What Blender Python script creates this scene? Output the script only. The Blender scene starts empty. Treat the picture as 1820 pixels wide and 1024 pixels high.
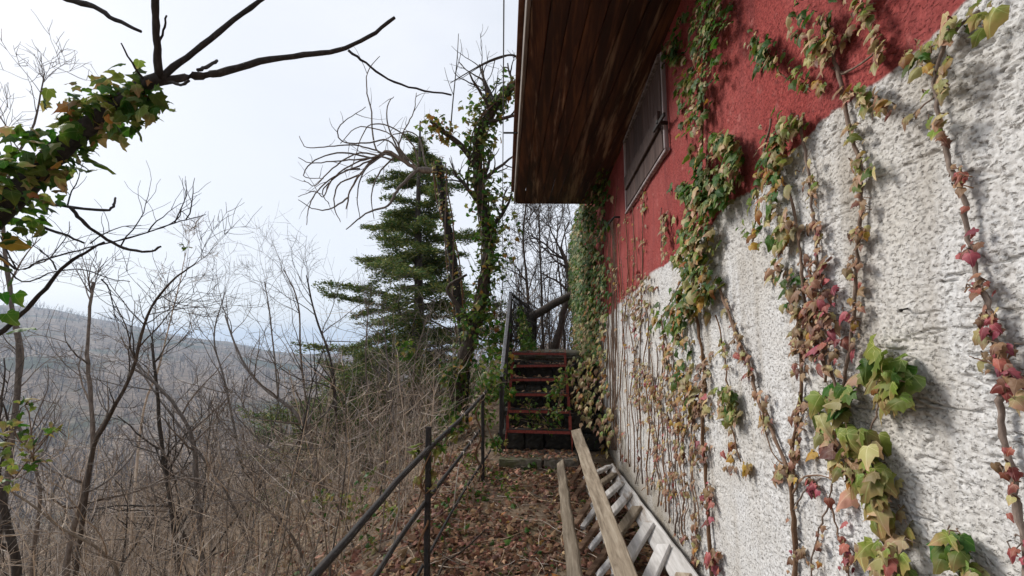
import bpy, math, random
import numpy as np
from mathutils import Vector, Matrix

random.seed(7)
RNG = np.random.default_rng(11)
SC = bpy.context.scene
COL = SC.collection

# ------------------------------------------------------------------ camera
EYE = 1.68
FPX = 800.0                      # focal length in pixels of the 1820 px wide frame
YAW, PITCH = math.radians(3.9), math.radians(7.0)
cam_data = bpy.data.cameras.new('camera')
cam = bpy.data.objects.new('camera', cam_data)
COL.objects.link(cam)
cam.location = (0, 0, EYE)
cam.rotation_euler = (math.pi / 2 + PITCH, 0, YAW)
cam_data.sensor_width = 36
cam_data.lens = 36 * FPX / 1820
cam_data.clip_start = 0.02
cam_data.clip_end = 12000
SC.camera = cam

# ------------------------------------------------------------------ sky, sun, exposure
SUN_DIR = Vector((-0.80, 0.36, 0.52)).normalized()
world = bpy.data.worlds.new('World')
SC.world = world
world.use_nodes = True
wt = world.node_tree
wt.nodes.clear()
w_out = wt.nodes.new('ShaderNodeOutputWorld')
w_bg = wt.nodes.new('ShaderNodeBackground')
w_bg.inputs['Strength'].default_value = 0.1
w_sky = wt.nodes.new('ShaderNodeTexSky')
w_sky.sky_type = 'NISHITA'
w_sky.sun_disc = False
w_sky.sun_elevation = math.asin(SUN_DIR.z)
w_sky.sun_rotation = math.atan2(SUN_DIR.x, SUN_DIR.y)
w_tc = wt.nodes.new('ShaderNodeTexCoord')
w_map = wt.nodes.new('ShaderNodeMapping')
w_map.inputs['Scale'].default_value = (1.0, 1.0, 2.4)
w_n = wt.nodes.new('ShaderNodeTexNoise')
w_n.inputs['Scale'].default_value = 1.5
w_n.inputs['Detail'].default_value = 6
w_n.inputs['Roughness'].default_value = 0.55
w_r = wt.nodes.new('ShaderNodeValToRGB')
w_r.color_ramp.elements[0].position = 0.25
w_r.color_ramp.elements[0].color = (0.72, 0.72, 0.72, 1)
w_r.color_ramp.elements[1].position = 0.68
w_r.color_ramp.elements[1].color = (0.97, 0.97, 0.97, 1)
w_mix = wt.nodes.new('ShaderNodeMix')
w_mix.data_type = 'RGBA'
w_mix.inputs['B'].default_value = (6.5, 6.7, 7.15, 1)
L = wt.links.new
L(w_tc.outputs['Generated'], w_map.inputs['Vector'])
L(w_map.outputs['Vector'], w_n.inputs['Vector'])
L(w_n.outputs['Fac'], w_r.inputs['Fac'])
L(w_r.outputs['Color'], w_mix.inputs['Factor'])
L(w_sky.outputs['Color'], w_mix.inputs['A'])
L(w_mix.outputs['Result'], w_bg.inputs['Color'])
L(w_bg.outputs['Background'], w_out.inputs['Surface'])

sun_data = bpy.data.lights.new('sun', 'SUN')
sun_data.energy = 2.5
sun_data.angle = math.radians(20)
sun_data.color = (1.0, 0.96, 0.9)
sun = bpy.data.objects.new('sun', sun_data)
COL.objects.link(sun)
sun.rotation_euler = SUN_DIR.to_track_quat('Z', 'Y').to_euler()
sun.location = (-30, 20, 30)

SC.view_settings.view_transform = 'Standard'
SC.view_settings.look = 'None'
SC.view_settings.gamma = 1
SC.view_settings.exposure = 0.55
SC.render.engine = 'CYCLES'
SC.cycles.use_denoising = True
SC.cycles.max_bounces = 4
SC.cycles.diffuse_bounces = 3
SC.cycles.transparent_max_bounces = 8

# ------------------------------------------------------------------ pixel <-> world helpers
_f = Vector((-math.sin(YAW) * math.cos(PITCH), math.cos(YAW) * math.cos(PITCH), math.sin(PITCH)))
_r = Vector((math.cos(YAW), math.sin(YAW), 0))
_u = _r.cross(_f)
CAMP = Vector((0, 0, EYE))
W = 0.82                          # the plastered wall is the plane x = W


def ray(px, py):
    return _f + _r * ((px - 910) / FPX) + _u * ((512 - py) / FPX)


def at(px, py, d):
    """point at camera depth d"""
    return CAMP + ray(px, py) * d


def on_wall(px, py, out=0.0):
    v = ray(px, py)
    return CAMP + v * ((W - out) / v.x)


def at_y(px, py, y):
    v = ray(px, py)
    return CAMP + v * (y / v.y)


def proj(p):
    d = Vector(p) - CAMP
    z = d.dot(_f)
    return 910 + FPX * d.dot(_r) / z, 512 - FPX * d.dot(_u) / z, z


# ------------------------------------------------------------------ node helpers
def new_mat(name):
    m = bpy.data.materials.new(name)
    m.use_nodes = True
    nt = m.node_tree
    nt.nodes.clear()
    out = nt.nodes.new('ShaderNodeOutputMaterial')
    bs = nt.nodes.new('ShaderNodeBsdfPrincipled')
    nt.links.new(bs.outputs[0], out.inputs['Surface'])
    return m, nt, bs, out


def node(nt, typ, **kw):
    n = nt.nodes.new(typ)
    for k, v in kw.items():
        if k in n.inputs:
            n.inputs[k].default_value = v
        else:
            setattr(n, k, v)
    return n


def ramp(nt, src, stops):
    n = nt.nodes.new('ShaderNodeValToRGB')
    e = n.color_ramp.elements
    while len(e) < len(stops):
        e.new(0.5)
    for i, (p, c) in enumerate(stops):
        e[i].position = p
        e[i].color = (c[0], c[1], c[2], 1)
    nt.links.new(src, n.inputs['Fac'])
    return n.outputs['Color']


def mixc(nt, fac, a, b, blend='MIX'):
    n = nt.nodes.new('ShaderNodeMix')
    n.data_type = 'RGBA'
    n.blend_type = blend
    for key, v in (('Factor', fac), ('A', a), ('B', b)):
        s = n.inputs[key] if key == 'Factor' else [i for i in n.inputs if i.name == key and i.type == 'RGBA'][0]
        if isinstance(v, bpy.types.NodeSocket):
            nt.links.new(v, s)
        elif key == 'Factor':
            s.default_value = v
        else:
            s.default_value = (v[0], v[1], v[2], 1)
    return [o for o in n.outputs if o.type == 'RGBA'][0]


def math_n(nt, op, a, b=None, c=None, clamp=False):
    n = nt.nodes.new('ShaderNodeMath')
    n.operation = op
    n.use_clamp = clamp
    for i, v in enumerate((a, b, c)):
        if v is None:
            continue
        if isinstance(v, bpy.types.NodeSocket):
            nt.links.new(v, n.inputs[i])
        else:
            n.inputs[i].default_value = v
    return n.outputs[0]


def noise(nt, vec, scale, detail=4, rough=0.55, dist=0.0):
    n = node(nt, 'ShaderNodeTexNoise', Scale=scale, Detail=detail, Roughness=rough, Distortion=dist)
    nt.links.new(vec, n.inputs['Vector'])
    return n.outputs['Fac']


def obj_vec(nt, scale=(1, 1, 1), which='Object'):
    tc = nt.nodes.new('ShaderNodeTexCoord')
    mp = nt.nodes.new('ShaderNodeMapping')
    mp.inputs['Scale'].default_value = scale
    nt.links.new(tc.outputs[which], mp.inputs['Vector'])
    return mp.outputs['Vector']


def geo_pos(nt, scale=(1, 1, 1)):
    g = nt.nodes.new('ShaderNodeNewGeometry')
    mp = nt.nodes.new('ShaderNodeMapping')
    mp.inputs['Scale'].default_value = scale
    nt.links.new(g.outputs['Position'], mp.inputs['Vector'])
    return mp.outputs['Vector']


def bump(nt, bs, h, strength=0.4, dist=0.01):
    b = node(nt, 'ShaderNodeBump', Strength=strength, Distance=dist)
    nt.links.new(h, b.inputs['Height'])
    nt.links.new(b.outputs['Normal'], bs.inputs['Normal'])


# ------------------------------------------------------------------ materials
def mat_bark(name, c1, c2, c3, scale=30, rough=0.9, vary=0.4):
    m, nt, bs, out = new_mat(name)
    v = geo_pos(nt, (1, 1, 0.35))
    n1 = noise(nt, v, scale, 5, 0.65)
    n2 = noise(nt, v, scale * 0.15, 3)
    c = ramp(nt, n1, [(0.3, c1), (0.55, c2), (0.75, c3)])
    c = mixc(nt, math_n(nt, 'MULTIPLY', n2, 0.6), c, c1)
    ra_ = node(nt, 'ShaderNodeAttribute'); ra_.attribute_name = 'rnd'
    hs = node(nt, 'ShaderNodeHueSaturation')
    nt.links.new(c, hs.inputs['Color'])
    nt.links.new(math_n(nt, 'ADD', math_n(nt, 'MULTIPLY', ra_.outputs['Fac'], vary), 1 - vary * .58), hs.inputs['Value'])
    nt.links.new(math_n(nt, 'ADD', math_n(nt, 'MULTIPLY', math_n(nt, 'FRACT', math_n(nt, 'MULTIPLY', ra_.outputs['Fac'], 9.7)), 0.7), 0.6), hs.inputs['Saturation'])
    nt.links.new(hs.outputs['Color'], bs.inputs['Base Color'])
    bs.inputs['Roughness'].default_value = rough
    bump(nt, bs, n1, 0.6, 0.006)
    return m


M_BARK_DARK = mat_bark('bark_dark', (0.012, 0.010, 0.009), (0.035, 0.028, 0.024), (0.085, 0.072, 0.062), 60)
M_BARK = mat_bark('bark_grey_brown', (0.028, 0.021, 0.016), (0.075, 0.056, 0.042), (0.18, 0.145, 0.115), 40)
M_TWIG = mat_bark('bark_pale_twig', (0.27, 0.205, 0.15), (0.52, 0.42, 0.325), (0.68, 0.59, 0.49), 12, .9, 1.3)
M_BARK_GREY = mat_bark('bark_light_grey', (0.08, 0.062, 0.05), (0.21, 0.17, 0.14), (0.38, 0.32, 0.27), 40)
M_VINE = mat_bark('vine_stem_bark', (0.10, 0.055, 0.03), (0.22, 0.13, 0.08), (0.38, 0.26, 0.18), 70)
M_FARWOOD = mat_bark('bark_far_wood', (0.12, 0.088, 0.066), (0.29, 0.22, 0.17), (0.50, 0.41, 0.33), 0.6, .9, 1.3)


def rnd_value(nt):
    at_ = node(nt, 'ShaderNodeAttribute')
    at_.attribute_name = 'rnd'
    oi = nt.nodes.new('ShaderNodeObjectInfo')
    s = math_n(nt, 'ADD', at_.outputs['Fac'], oi.outputs['Random'])
    return math_n(nt, 'FRACT', s)


def mat_leaf(name, centre, edge, vein, spread=0.5, transl=0.25, rough=0.55, veins=True):
    m, nt, bs, out = new_mat(name)
    uv = nt.nodes.new('ShaderNodeUVMap')
    sep = nt.nodes.new('ShaderNodeSeparateXYZ')
    nt.links.new(uv.outputs['UV'], sep.inputs[0])
    x = math_n(nt, 'SUBTRACT', sep.outputs[0], 0.5)
    y = math_n(nt, 'SUBTRACT', sep.outputs[1], 0.12)
    r2 = math_n(nt, 'SQRT', math_n(nt, 'ADD', math_n(nt, 'MULTIPLY', x, x), math_n(nt, 'MULTIPLY', y, y)))
    rv = rnd_value(nt)
    nz = noise(nt, geo_pos(nt), 55, 3, 0.6)
    f = math_n(nt, 'ADD', math_n(nt, 'MULTIPLY', r2, 1.5), math_n(nt, 'MULTIPLY', math_n(nt, 'SUBTRACT', rv, 0.62), spread * 2))
    f = math_n(nt, 'ADD', f, math_n(nt, 'MULTIPLY', math_n(nt, 'SUBTRACT', nz, 0.5), 1.1))
    col = ramp(nt, f, [(0.12, centre), (0.85, edge)])
    if veins:
        ang = math_n(nt, 'ARCTAN2', x, y)
        a = math_n(nt, 'ABSOLUTE', math_n(nt, 'SINE', math_n(nt, 'MULTIPLY', ang, 3.6)))
        w = math_n(nt, 'MULTIPLY', a, r2)
        vm = math_n(nt, 'LESS_THAN', w, 0.020)
        col = mixc(nt, math_n(nt, 'MULTIPLY', vm, 0.65), col, vein)
    r3 = math_n(nt, 'FRACT', math_n(nt, 'MULTIPLY', rv, 7.31))
    val = math_n(nt, 'ADD', math_n(nt, 'MULTIPLY', r3, 0.7), 0.62)
    hs = node(nt, 'ShaderNodeHueSaturation')
    nt.links.new(col, hs.inputs['Color'])
    nt.links.new(val, hs.inputs['Value'])
    r4 = math_n(nt, 'FRACT', math_n(nt, 'MULTIPLY', rv, 13.7))
    nt.links.new(math_n(nt, 'ADD', math_n(nt, 'MULTIPLY', r4, 0.05), 0.475), hs.inputs['Hue'])
    nt.links.new(hs.outputs['Color'], bs.inputs['Base Color'])
    bs.inputs['Roughness'].default_value = rough
    bs.inputs['Specular IOR Level'].default_value = 0.35
    bump(nt, bs, nz, 0.25, 0.004)
    tr = nt.nodes.new('ShaderNodeBsdfTranslucent')
    nt.links.new(hs.outputs['Color'], tr.inputs['Color'])
    mx = nt.nodes.new('ShaderNodeMixShader')
    mx.inputs[0].default_value = transl
    nt.links.new(bs.outputs[0], mx.inputs[1])
    nt.links.new(tr.outputs[0], mx.inputs[2])
    nt.links.new(mx.outputs[0], out.inputs['Surface'])
    return m


LEAF = {
    'G': mat_leaf('ivy_leaf_green', (0.04, 0.115, 0.010), (0.10, 0.15, 0.018), (0.18, 0.26, 0.07), .5, .45),
    'Y': mat_leaf('ivy_leaf_yellow_green', (0.165, 0.225, 0.035), (0.34, 0.235, 0.09), (0.44, 0.46, 0.17), .5, .35),
    'C': mat_leaf('ivy_leaf_cream', (0.34, 0.30, 0.12), (0.42, 0.25, 0.15), (0.55, 0.48, 0.28)),
    'P': mat_leaf('ivy_leaf_pink_brown', (0.30, 0.175, 0.095), (0.16, 0.065, 0.04), (0.45, 0.30, 0.2)),
    'R': mat_leaf('ivy_leaf_crimson', (0.34, 0.085, 0.075), (0.19, 0.03, 0.03), (0.5, 0.25, 0.2)),
    'O': mat_leaf('ivy_leaf_ochre', (0.34, 0.20, 0.03), (0.26, 0.09, 0.02), (0.45, 0.33, 0.10)),
    'D': mat_leaf('fallen_leaf_dry', (0.24, 0.12, 0.065), (0.10, 0.042, 0.026), (0.3, 0.2, 0.13), 0.9, 0.1, 0.8),
    'B': mat_leaf('fallen_leaf_tan', (0.42, 0.25, 0.15), (0.26, 0.13, 0.07), (0.5, 0.35, 0.25), 0.9, 0.1, 0.8),
}
M_NEEDLE = mat_leaf('cedar_needles', (0.065, 0.13, 0.028), (0.25, 0.26, 0.065), (0.1, 0.1, 0.05), 0.9, 0.15, 0.7, False)


# ------------------------------------------------------------------ mesh builders
def mesh_arrays(name, V, loops, totals, mat, uv=None, rnd=None, smooth=False):
    me = bpy.data.meshes.new(name)
    V = np.asarray(V, dtype=np.float32)
    loops = np.asarray(loops, dtype=np.int32).ravel()
    totals = np.asarray(totals, dtype=np.int32)
    me.vertices.add(len(V))
    me.vertices.foreach_set('co', V.ravel())
    me.loops.add(len(loops))
    me.loops.foreach_set('vertex_index', loops)
    me.polygons.add(len(totals))
    starts = np.concatenate(([0], np.cumsum(totals)[:-1])).astype(np.int32)
    me.polygons.foreach_set('loop_start', starts)
    me.polygons.foreach_set('loop_total', totals)
    if smooth:
        me.polygons.foreach_set('use_smooth', np.ones(len(totals), dtype=bool))
    if uv is not None:
        lay = me.uv_layers.new(name='UVMap')
        lay.data.foreach_set('uv', np.asarray(uv, dtype=np.float32)[loops].ravel())
    if rnd is not None:
        a = me.attributes.new('rnd', 'FLOAT', 'POINT')
        a.data.foreach_set('value', np.asarray(rnd, dtype=np.float32))
    me.update(calc_edges=True)
    if mat is not None:
        me.materials.append(mat)
    return me


def link(name, me, parent=None):
    o = bpy.data.objects.new(name, me)
    COL.objects.link(o)
    if parent is not None:
        o.parent = parent
        # parents are Empties whose matrix is a pure translation set before the children
        o.matrix_parent_inverse = Matrix.Translation(parent_world(parent)).inverted()
    return o


def parent_world(o):
    t = Vector(o.location)
    if o.parent is not None and o.type == 'EMPTY':
        t += parent_world(o.parent)
    elif o.parent is not None:
        t = Vector(o.location)
    return t


def thing(name, label, cat, loc=(0, 0, 0), group=None):
    o = bpy.data.objects.new(name, None)
    COL.objects.link(o)
    o.empty_display_size = 0.1
    o.location = loc
    tag(o, label, cat, group)
    return o


def tag(o, label=None, cat=None, group=None, kind=None):
    if label:
        o['label'] = label
    if cat:
        o['category'] = cat
    if group:
        o['group'] = group
    if kind:
        o['kind'] = kind
    return o


class Tubes:
    """collects polylines with radii, builds them all as one mesh"""

    def __init__(self):
        self.by = {}

    def add(self, pts, radii, sides=5, cap=True):
        pts = [tuple(p) for p in pts]
        radii = list(radii)
        if cap:
            pts.append(pts[-1]); radii.append(0.0)
            pts.insert(0, pts[0]); radii.insert(0, 0.0)
        self.by.setdefault((len(pts), sides), []).append((pts, radii))

    def build(self, name, mat, parent=None, smooth=True):
        Vs, Ls, Ts, Rs = [], [], [], []
        base = 0
        for (n, s), items in self.by.items():
            P = np.array([i[0] for i in items], dtype=np.float64)      # M,n,3
            R = np.array([i[1] for i in items], dtype=np.float64)
            M = len(items)
            T = np.gradient(P, axis=1)
            T /= np.linalg.norm(T, axis=2, keepdims=True) + 1e-12
            ref = np.broadcast_to(np.array([0.26, 0.31, 0.13]) / 0.425, T.shape).copy()
            par = np.abs((T * ref).sum(2)) > 0.95
            A = np.cross(T, ref)
            if par.any():
                A[par] = np.cross(T[par], np.array([1.0, 0, 0]))
            A /= np.linalg.norm(A, axis=2, keepdims=True) + 1e-12
            B = np.cross(T, A)
            th = np.arange(s) / s * 2 * np.pi
            ring = A[:, :, None, :] * np.cos(th)[None, None, :, None] + B[:, :, None, :] * np.sin(th)[None, None, :, None]
            V = P[:, :, None, :] + ring * R[:, :, None, None]
            idx = np.arange(M * n * s).reshape(M, n, s) + base
            a = idx[:, :-1, :]; b = idx[:, 1:, :]
            q = np.stack([a, np.roll(a, -1, 2), np.roll(b, -1, 2), b], -1)
            Vs.append(V.reshape(-1, 3)); Ls.append(q.reshape(-1)); Ts.append(np.full(q.size // 4, 4))
            Rs.append(np.repeat(RNG.random(M), n * s))
            base += M * n * s
        me = mesh_arrays(name, np.concatenate(Vs), np.concatenate(Ls), np.concatenate(Ts), mat,
                         rnd=np.concatenate(Rs), smooth=smooth)
        return link(name, me, parent)


class Boxes:
    """oriented boxes with small bevels collected into one mesh"""

    def __init__(self):
        self.V, self.F = [], []

    def box(self, c, ax, ay, az, sx, sy, sz, jit=0.0, bev=0.0):
        c, ax, ay, az = Vector(c), Vector(ax).normalized(), Vector(ay).normalized(), Vector(az).normalized()
        b0 = len(self.V)
        if bev <= 0:
            for k in (-1, 1):
                for j in (-1, 1):
                    for i in (-1, 1):
                        p = c + ax * (i * sx / 2) + ay * (j * sy / 2) + az * (k * sz / 2)
                        if jit:
                            p += Vector([random.uniform(-jit, jit) for _ in range(3)])
                        self.V.append(p)
            for f in ((0, 2, 3, 1), (4, 5, 7, 6), (0, 1, 5, 4), (2, 6, 7, 3), (0, 4, 6, 2), (1, 3, 7, 5)):
                self.F.append([b0 + i for i in f])
            return
        # chamfered prism along ax: octagonal section, several rings so that it can wander
        rings = max(2, int(sx / 0.18) + 1)
        hy, hz = sy / 2, sz / 2
        sec = [(-hy + bev, -hz), (hy - bev, -hz), (hy, -hz + bev), (hy, hz - bev),
               (hy - bev, hz), (-hy + bev, hz), (-hy, hz - bev), (-hy, -hz + bev)]
        for k in range(rings):
            t = -sx / 2 + sx * k / (rings - 1)
            oy, oz = random.uniform(-jit, jit), random.uniform(-jit, jit)
            sc = 1 + random.uniform(-jit, jit) * 4
            for (y, z) in sec:
                e = random.uniform(-jit, jit) * (1.0 if 0 < k < rings - 1 else 2.0)
                self.V.append(c + ax * (t + e * 0.5) + ay * (y * sc + oy) + az * (z * sc + oz))
        for k in range(rings - 1):
            for i in range(8):
                a = b0 + k * 8 + i; b = b0 + k * 8 + (i + 1) % 8
                self.F.append([a, b, b + 8, a + 8])
        self.F.append([b0 + i for i in range(7, -1, -1)])
        self.F.append([b0 + (rings - 1) * 8 + i for i in range(8)])

    def bar(self, p, q, w, h, up=(0, 0, 1), jit=0.0, bev=0.0):
        p, q = Vector(p), Vector(q)
        ax = (q - p)
        ln = ax.length
        ax.normalize()
        ay = Vector(up).cross(ax).normalized()
        az = ax.cross(ay)
        self.box((p + q) / 2, ax, ay, az, ln, w, h, jit, bev)

    def build(self, name, mat, parent=None, smooth=False):
        me = bpy.data.meshes.new(name)
        me.from_pydata([tuple(v) for v in self.V], [], self.F)
        me.update()
        me.materials.append(mat)
        return link(name, me, parent)


# ------------------------------------------------------------------ leaves
def leaf_template(kind, seed):
    """ivy leaf: base near the origin, tip along +y, unit length; returns verts, tris, uv"""
    rg = random.Random(seed)
    if kind == 'ivy':
        half = [(0.10, -0.08), (0.26, -0.10), (0.42, 0.02), (0.36, 0.14), (0.50, 0.36), (0.30, 0.40), (0.17, 0.62), (0.08, 0.82)]
    elif kind == 'maple':
        half = [(0.12, -0.02), (0.32, -0.06), (0.44, 0.10), (0.28, 0.20), (0.46, 0.42), (0.22, 0.42), (0.20, 0.62), (0.08, 0.80)]
    else:
        half = [(0.16, 0.02), (0.30, 0.18), (0.34, 0.36), (0.28, 0.56), (0.16, 0.76)]
    pts = [(0, 0.0)] + [(x * rg.uniform(.88, 1.12), y + rg.uniform(-.03, .03)) for x, y in half] + [(rg.uniform(-.04, .04), 1.0)]
    left = [(-x * rg.uniform(.88, 1.12), y + rg.uniform(-.03, .03)) for x, y in half][::-1]
    outl = pts + left
    mid = [(0, 0.28), (0, 0.55)]
    fold = rg.uniform(0.10, 0.32)
    curl = rg.uniform(0.15, 0.55)
    tw = rg.uniform(-0.25, 0.25)
    wav = rg.uniform(0.02, 0.06)

    def z(x, y):
        return -fold * abs(x) ** 1.2 * 0.9 - curl * max(0, y - 0.2) ** 2 * 0.7 - 0.25 * x * x + tw * x * y + wav * math.sin(9 * x + 7 * y + seed)
    V = [(x, y, z(x, y)) for x, y in outl] + [(x, y, z(x, y) + 0.02) for x, y in mid]
    n = len(outl)
    a, b = n, n + 1
    F = []
    nh = len(half)
    tip = nh + 1
    for i in range(n):
        j = (i + 1) % n
        ymean = (outl[i][1] + outl[j][1]) / 2
        c = a if ymean < 0.36 else b
        F.append((c, i, j))
        # bridge where the hub changes
        ci = a if ymean < 0.36 else b
        k = (j + 1) % n
        y2 = (outl[j][1] + outl[k][1]) / 2
        cj = a if y2 < 0.36 else b
        if ci != cj:
            F.append((ci, j, cj))
    UV = [(0.5 + x * 0.5, 0.12 + y * 0.8) for x, y, _ in V]
    return np.array(V), np.array(F), np.array(UV)


def leaf_hi(seed):
    rg = random.Random(seed * 7 + 1)
    half = [(0.10, -0.08), (0.26, -0.10), (0.42, 0.02), (0.36, 0.14), (0.50, 0.36), (0.30, 0.40), (0.17, 0.62), (0.08, 0.82)]
    wd = rg.uniform(.75, 1.1); lobe = rg.uniform(.45, 1.15)
    def hf(sg):
        o = []
        for i, (x, y) in enumerate(half):
            k = lobe if i in (2, 4) else 1 + (1 - lobe) * .25
            o.append((sg * x * wd * (0.55 + .45 * k) * rg.uniform(.85, 1.15), y + rg.uniform(-.04, .04)))
        return o
    outl = [(0, 0.0)] + hf(1) + [(rg.uniform(-.08, .08), rg.uniform(.9, 1.05))] + hf(-1)[::-1]
    n = len(outl)
    hub = (0.0, 0.30)
    fold, curl, tw = rg.uniform(.15, .55), rg.uniform(.2, .95), rg.uniform(-.5, .5)
    ripple, ph = rg.uniform(.02, .07), rg.uniform(0, 6)
    def z(x, y):
        return (-fold * abs(x) * .8 - curl * max(0, y - .15) ** 2 * .6 - .5 * curl * x * x + tw * x * y
                + ripple * math.sin(8 * math.atan2(x, y - .2) + ph) * math.hypot(x, y - .25) * 2)
    V = [(x, y, z(x, y)) for x, y in outl]
    ring = [(hub[0] + (x - hub[0]) * .5, hub[1] + (y - hub[1]) * .5) for x, y in outl]
    V += [(x, y, z(x, y) + .015) for x, y in ring]
    V.append((hub[0], hub[1], .02))
    F = []
    for i in range(n):
        j = (i + 1) % n
        F += [(i, j, n + j), (i, n + j, n + i), (n + i, n + j, 2 * n)]
    V = np.array(V)
    UV = np.stack([0.5 + V[:, 0] * .5, .12 + V[:, 1] * .8], 1)
    return V, np.array(F), UV


IVY_HI = [leaf_hi(s) for s in range(14)]
IVY = [leaf_template('ivy', s) for s in range(6)]
MAP = [leaf_template('maple', s) for s in range(20, 25)]
OVA = [leaf_template('oval', s) for s in range(40, 44)]
_leaf_mesh = {}


def leaf_mesh(fam, i, kind):
    key = (id(fam), i, kind)
    if key not in _leaf_mesh:
        V, F, UV = fam[i]
        me = mesh_arrays('leaf', V, F.ravel(), np.full(len(F), 3), LEAF[kind], uv=UV, rnd=np.zeros(len(V)), smooth=True)
        _leaf_mesh[key] = me
    return _leaf_mesh[key]


def frame(n, t):
    n = Vector(n).normalized()
    t = Vector(t)
    t = (t - n * t.dot(n)).normalized()
    x = t.cross(n)
    return x, t, n


def pick_kind(ks):
    return random.choices([k for k, _ in ks], [w for _, w in ks])[0]


def leaf_stuff(name, leaves, parent, fam=None, label=None):
    """leaves: list of (pos, x, y, z, size, kind); joined per kind into stuff parts"""
    fam = fam or IVY
    out = []
    by = {}
    for l in leaves:
        by.setdefault(l[5], []).append(l)
    for kind, ls in by.items():
        Vs, Fs, UVs, Rs = [], [], [], []
        base = 0
        groups = {}
        for l in ls:
            groups.setdefault(random.randrange(len(fam)), []).append(l)
        for gi, gl in groups.items():
            V, F, UV = fam[gi]
            Rm = np.array([[l[1], l[2], l[3]] for l in gl])            # N,3(axis),3
            S = np.array([l[4] for l in gl])
            Pp = np.array([l[0] for l in gl])
            X = np.einsum('vk,nkc->nvc', V, Rm) * S[:, None, None] + Pp[:, None, :]
            Vs.append(X.reshape(-1, 3))
            Fs.append((F[None] + (np.arange(len(gl)) * len(V))[:, None, None] + base).reshape(-1))
            UVs.append(np.tile(UV, (len(gl), 1)))
            Rs.append(np.repeat(RNG.random(len(gl)), len(V)))
            base += len(gl) * len(V)
        L_ = np.concatenate(Fs)
        me = mesh_arrays(name, np.concatenate(Vs), L_, np.full(len(L_) // 3, 3), LEAF[kind] if kind in LEAF else kind,
                         uv=np.concatenate(UVs), rnd=np.concatenate(Rs), smooth=True)
        o = link(name, me, parent)
        o['kind'] = 'stuff'
        out.append(o)
    return out


def leaf_objects(leaves, parent, fam=None):
    fam = fam or IVY
    for (p, x, y, z, s, kind) in leaves:
        o = bpy.data.objects.new('leaf', leaf_mesh(fam, random.randrange(len(fam)), kind))
        COL.objects.link(o)
        m = Matrix((x, y, z)).transposed().to_4x4()
        m = Matrix.Translation(p) @ m @ Matrix.Scale(s, 4)
        o.parent = parent
        o.matrix_parent_inverse = Matrix.Translation(parent_world(parent)).inverted()
        o.matrix_basis = m


def add_leaves(leaves, parent, minpx=9.0, cap=290, fam=None, name='foliage'):
    """the largest as single objects, the rest joined"""
    sc = []
    for l in leaves:
        px, py, z = proj(l[0])
        vis = z > 0.1 and -30 < px < 1850 and -30 < py < 1054
        sc.append((l[4] * FPX / max(z, .1) if vis else 0, l))
    sc.sort(key=lambda t: -t[0])
    big = [l for s, l in sc if s >= minpx][:cap]
    rest = [l for s, l in sc if s >= minpx][cap:] + [l for s, l in sc if s < minpx]
    leaf_objects(big, parent, fam or IVY_HI)
    if rest:
        leaf_stuff(name, rest, parent, fam)


def rand_unit():
    v = Vector((random.gauss(0, 1), random.gauss(0, 1), random.gauss(0, 1)))
    return v.normalized()


def smooth_poly(pts, n=4, jit=0.0):
    """Catmull-Rom resample"""
    P = [Vector(p) for p in pts]
    if len(P) < 3:
        out = [P[0].lerp(P[-1], i / n) for i in range(n + 1)]
    else:
        out = []
        Q = [P[0] * 2 - P[1]] + P + [P[-1] * 2 - P[-2]]
        for i in range(1, len(Q) - 2):
            a, b, c, d = Q[i - 1], Q[i], Q[i + 1], Q[i + 2]
            for k in range(n):
                t = k / n
                out.append(0.5 * ((2 * b) + (c - a) * t + (2 * a - 5 * b + 4 * c - d) * t * t + (3 * b - a - 3 * c + d) * t ** 3))
        out.append(P[-1])
    if jit:
        out = [out[0]] + [p + rand_unit() * random.uniform(0, jit) for p in out[1:-1]] + [out[-1]]
    return out


def lin(a, b, n):
    return [a + (b - a) * i / (n - 1) for i in range(n)]


# ------------------------------------------------------------------ numpy value noise
def _hash(ix, iy, seed):
    h = (ix.astype(np.int64) * 374761393 + iy.astype(np.int64) * 668265263 + seed * 1442695041) & 0xFFFFFFFF
    h = ((h ^ (h >> 13)) * 1274126177) & 0xFFFFFFFF
    h = h ^ (h >> 16)
    return (h & 0xFFFF) / 65535.0


def vnoise(x, y, seed=0):
    ix, iy = np.floor(x), np.floor(y)
    fx, fy = x - ix, y - iy
    fx = fx * fx * (3 - 2 * fx); fy = fy * fy * (3 - 2 * fy)
    ix = ix.astype(np.int64); iy = iy.astype(np.int64)
    a = _hash(ix, iy, seed); b = _hash(ix + 1, iy, seed)
    c = _hash(ix, iy + 1, seed); d = _hash(ix + 1, iy + 1, seed)
    return (a * (1 - fx) + b * fx) * (1 - fy) + (c * (1 - fx) + d * fx) * fy


def fbm(x, y, seed=0, octv=4, gain=0.5):
    s = np.zeros_like(x); a = 1.0; t = 0
    for o in range(octv):
        s += a * vnoise(x * 2 ** o + 17.3 * o, y * 2 ** o - 9.1 * o, seed + o)
        t += a; a *= gain
    return s / t


# ------------------------------------------------------------------ terrain
RIDGE = [(-200, 560), (0, 546), (80, 548), (140, 562), (230, 577), (320, 598), (350, 604), (400, 606), (460, 620), (520, 628), (600, 628), (680, 622), (760, 640), (900, 640), (1300, 620)]
_az = []
for px, py in RIDGE:
    v = ray(px, py)
    _az.append((math.atan2(v.x, v.y), v.z / math.hypot(v.x, v.y)))
_az = [(-3.2, 0.05), (-1.6, 0.07)] + _az + [(1.6, 0.03), (3.2, 0.05)]
AZ_X = np.array([a for a, _ in _az]); AZ_E = np.array([e for _, e in _az])


def sstep(a, b, x):
    t = np.clip((x - a) / (b - a), 0, 1)
    return t * t * (3 - 2 * t)


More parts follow.
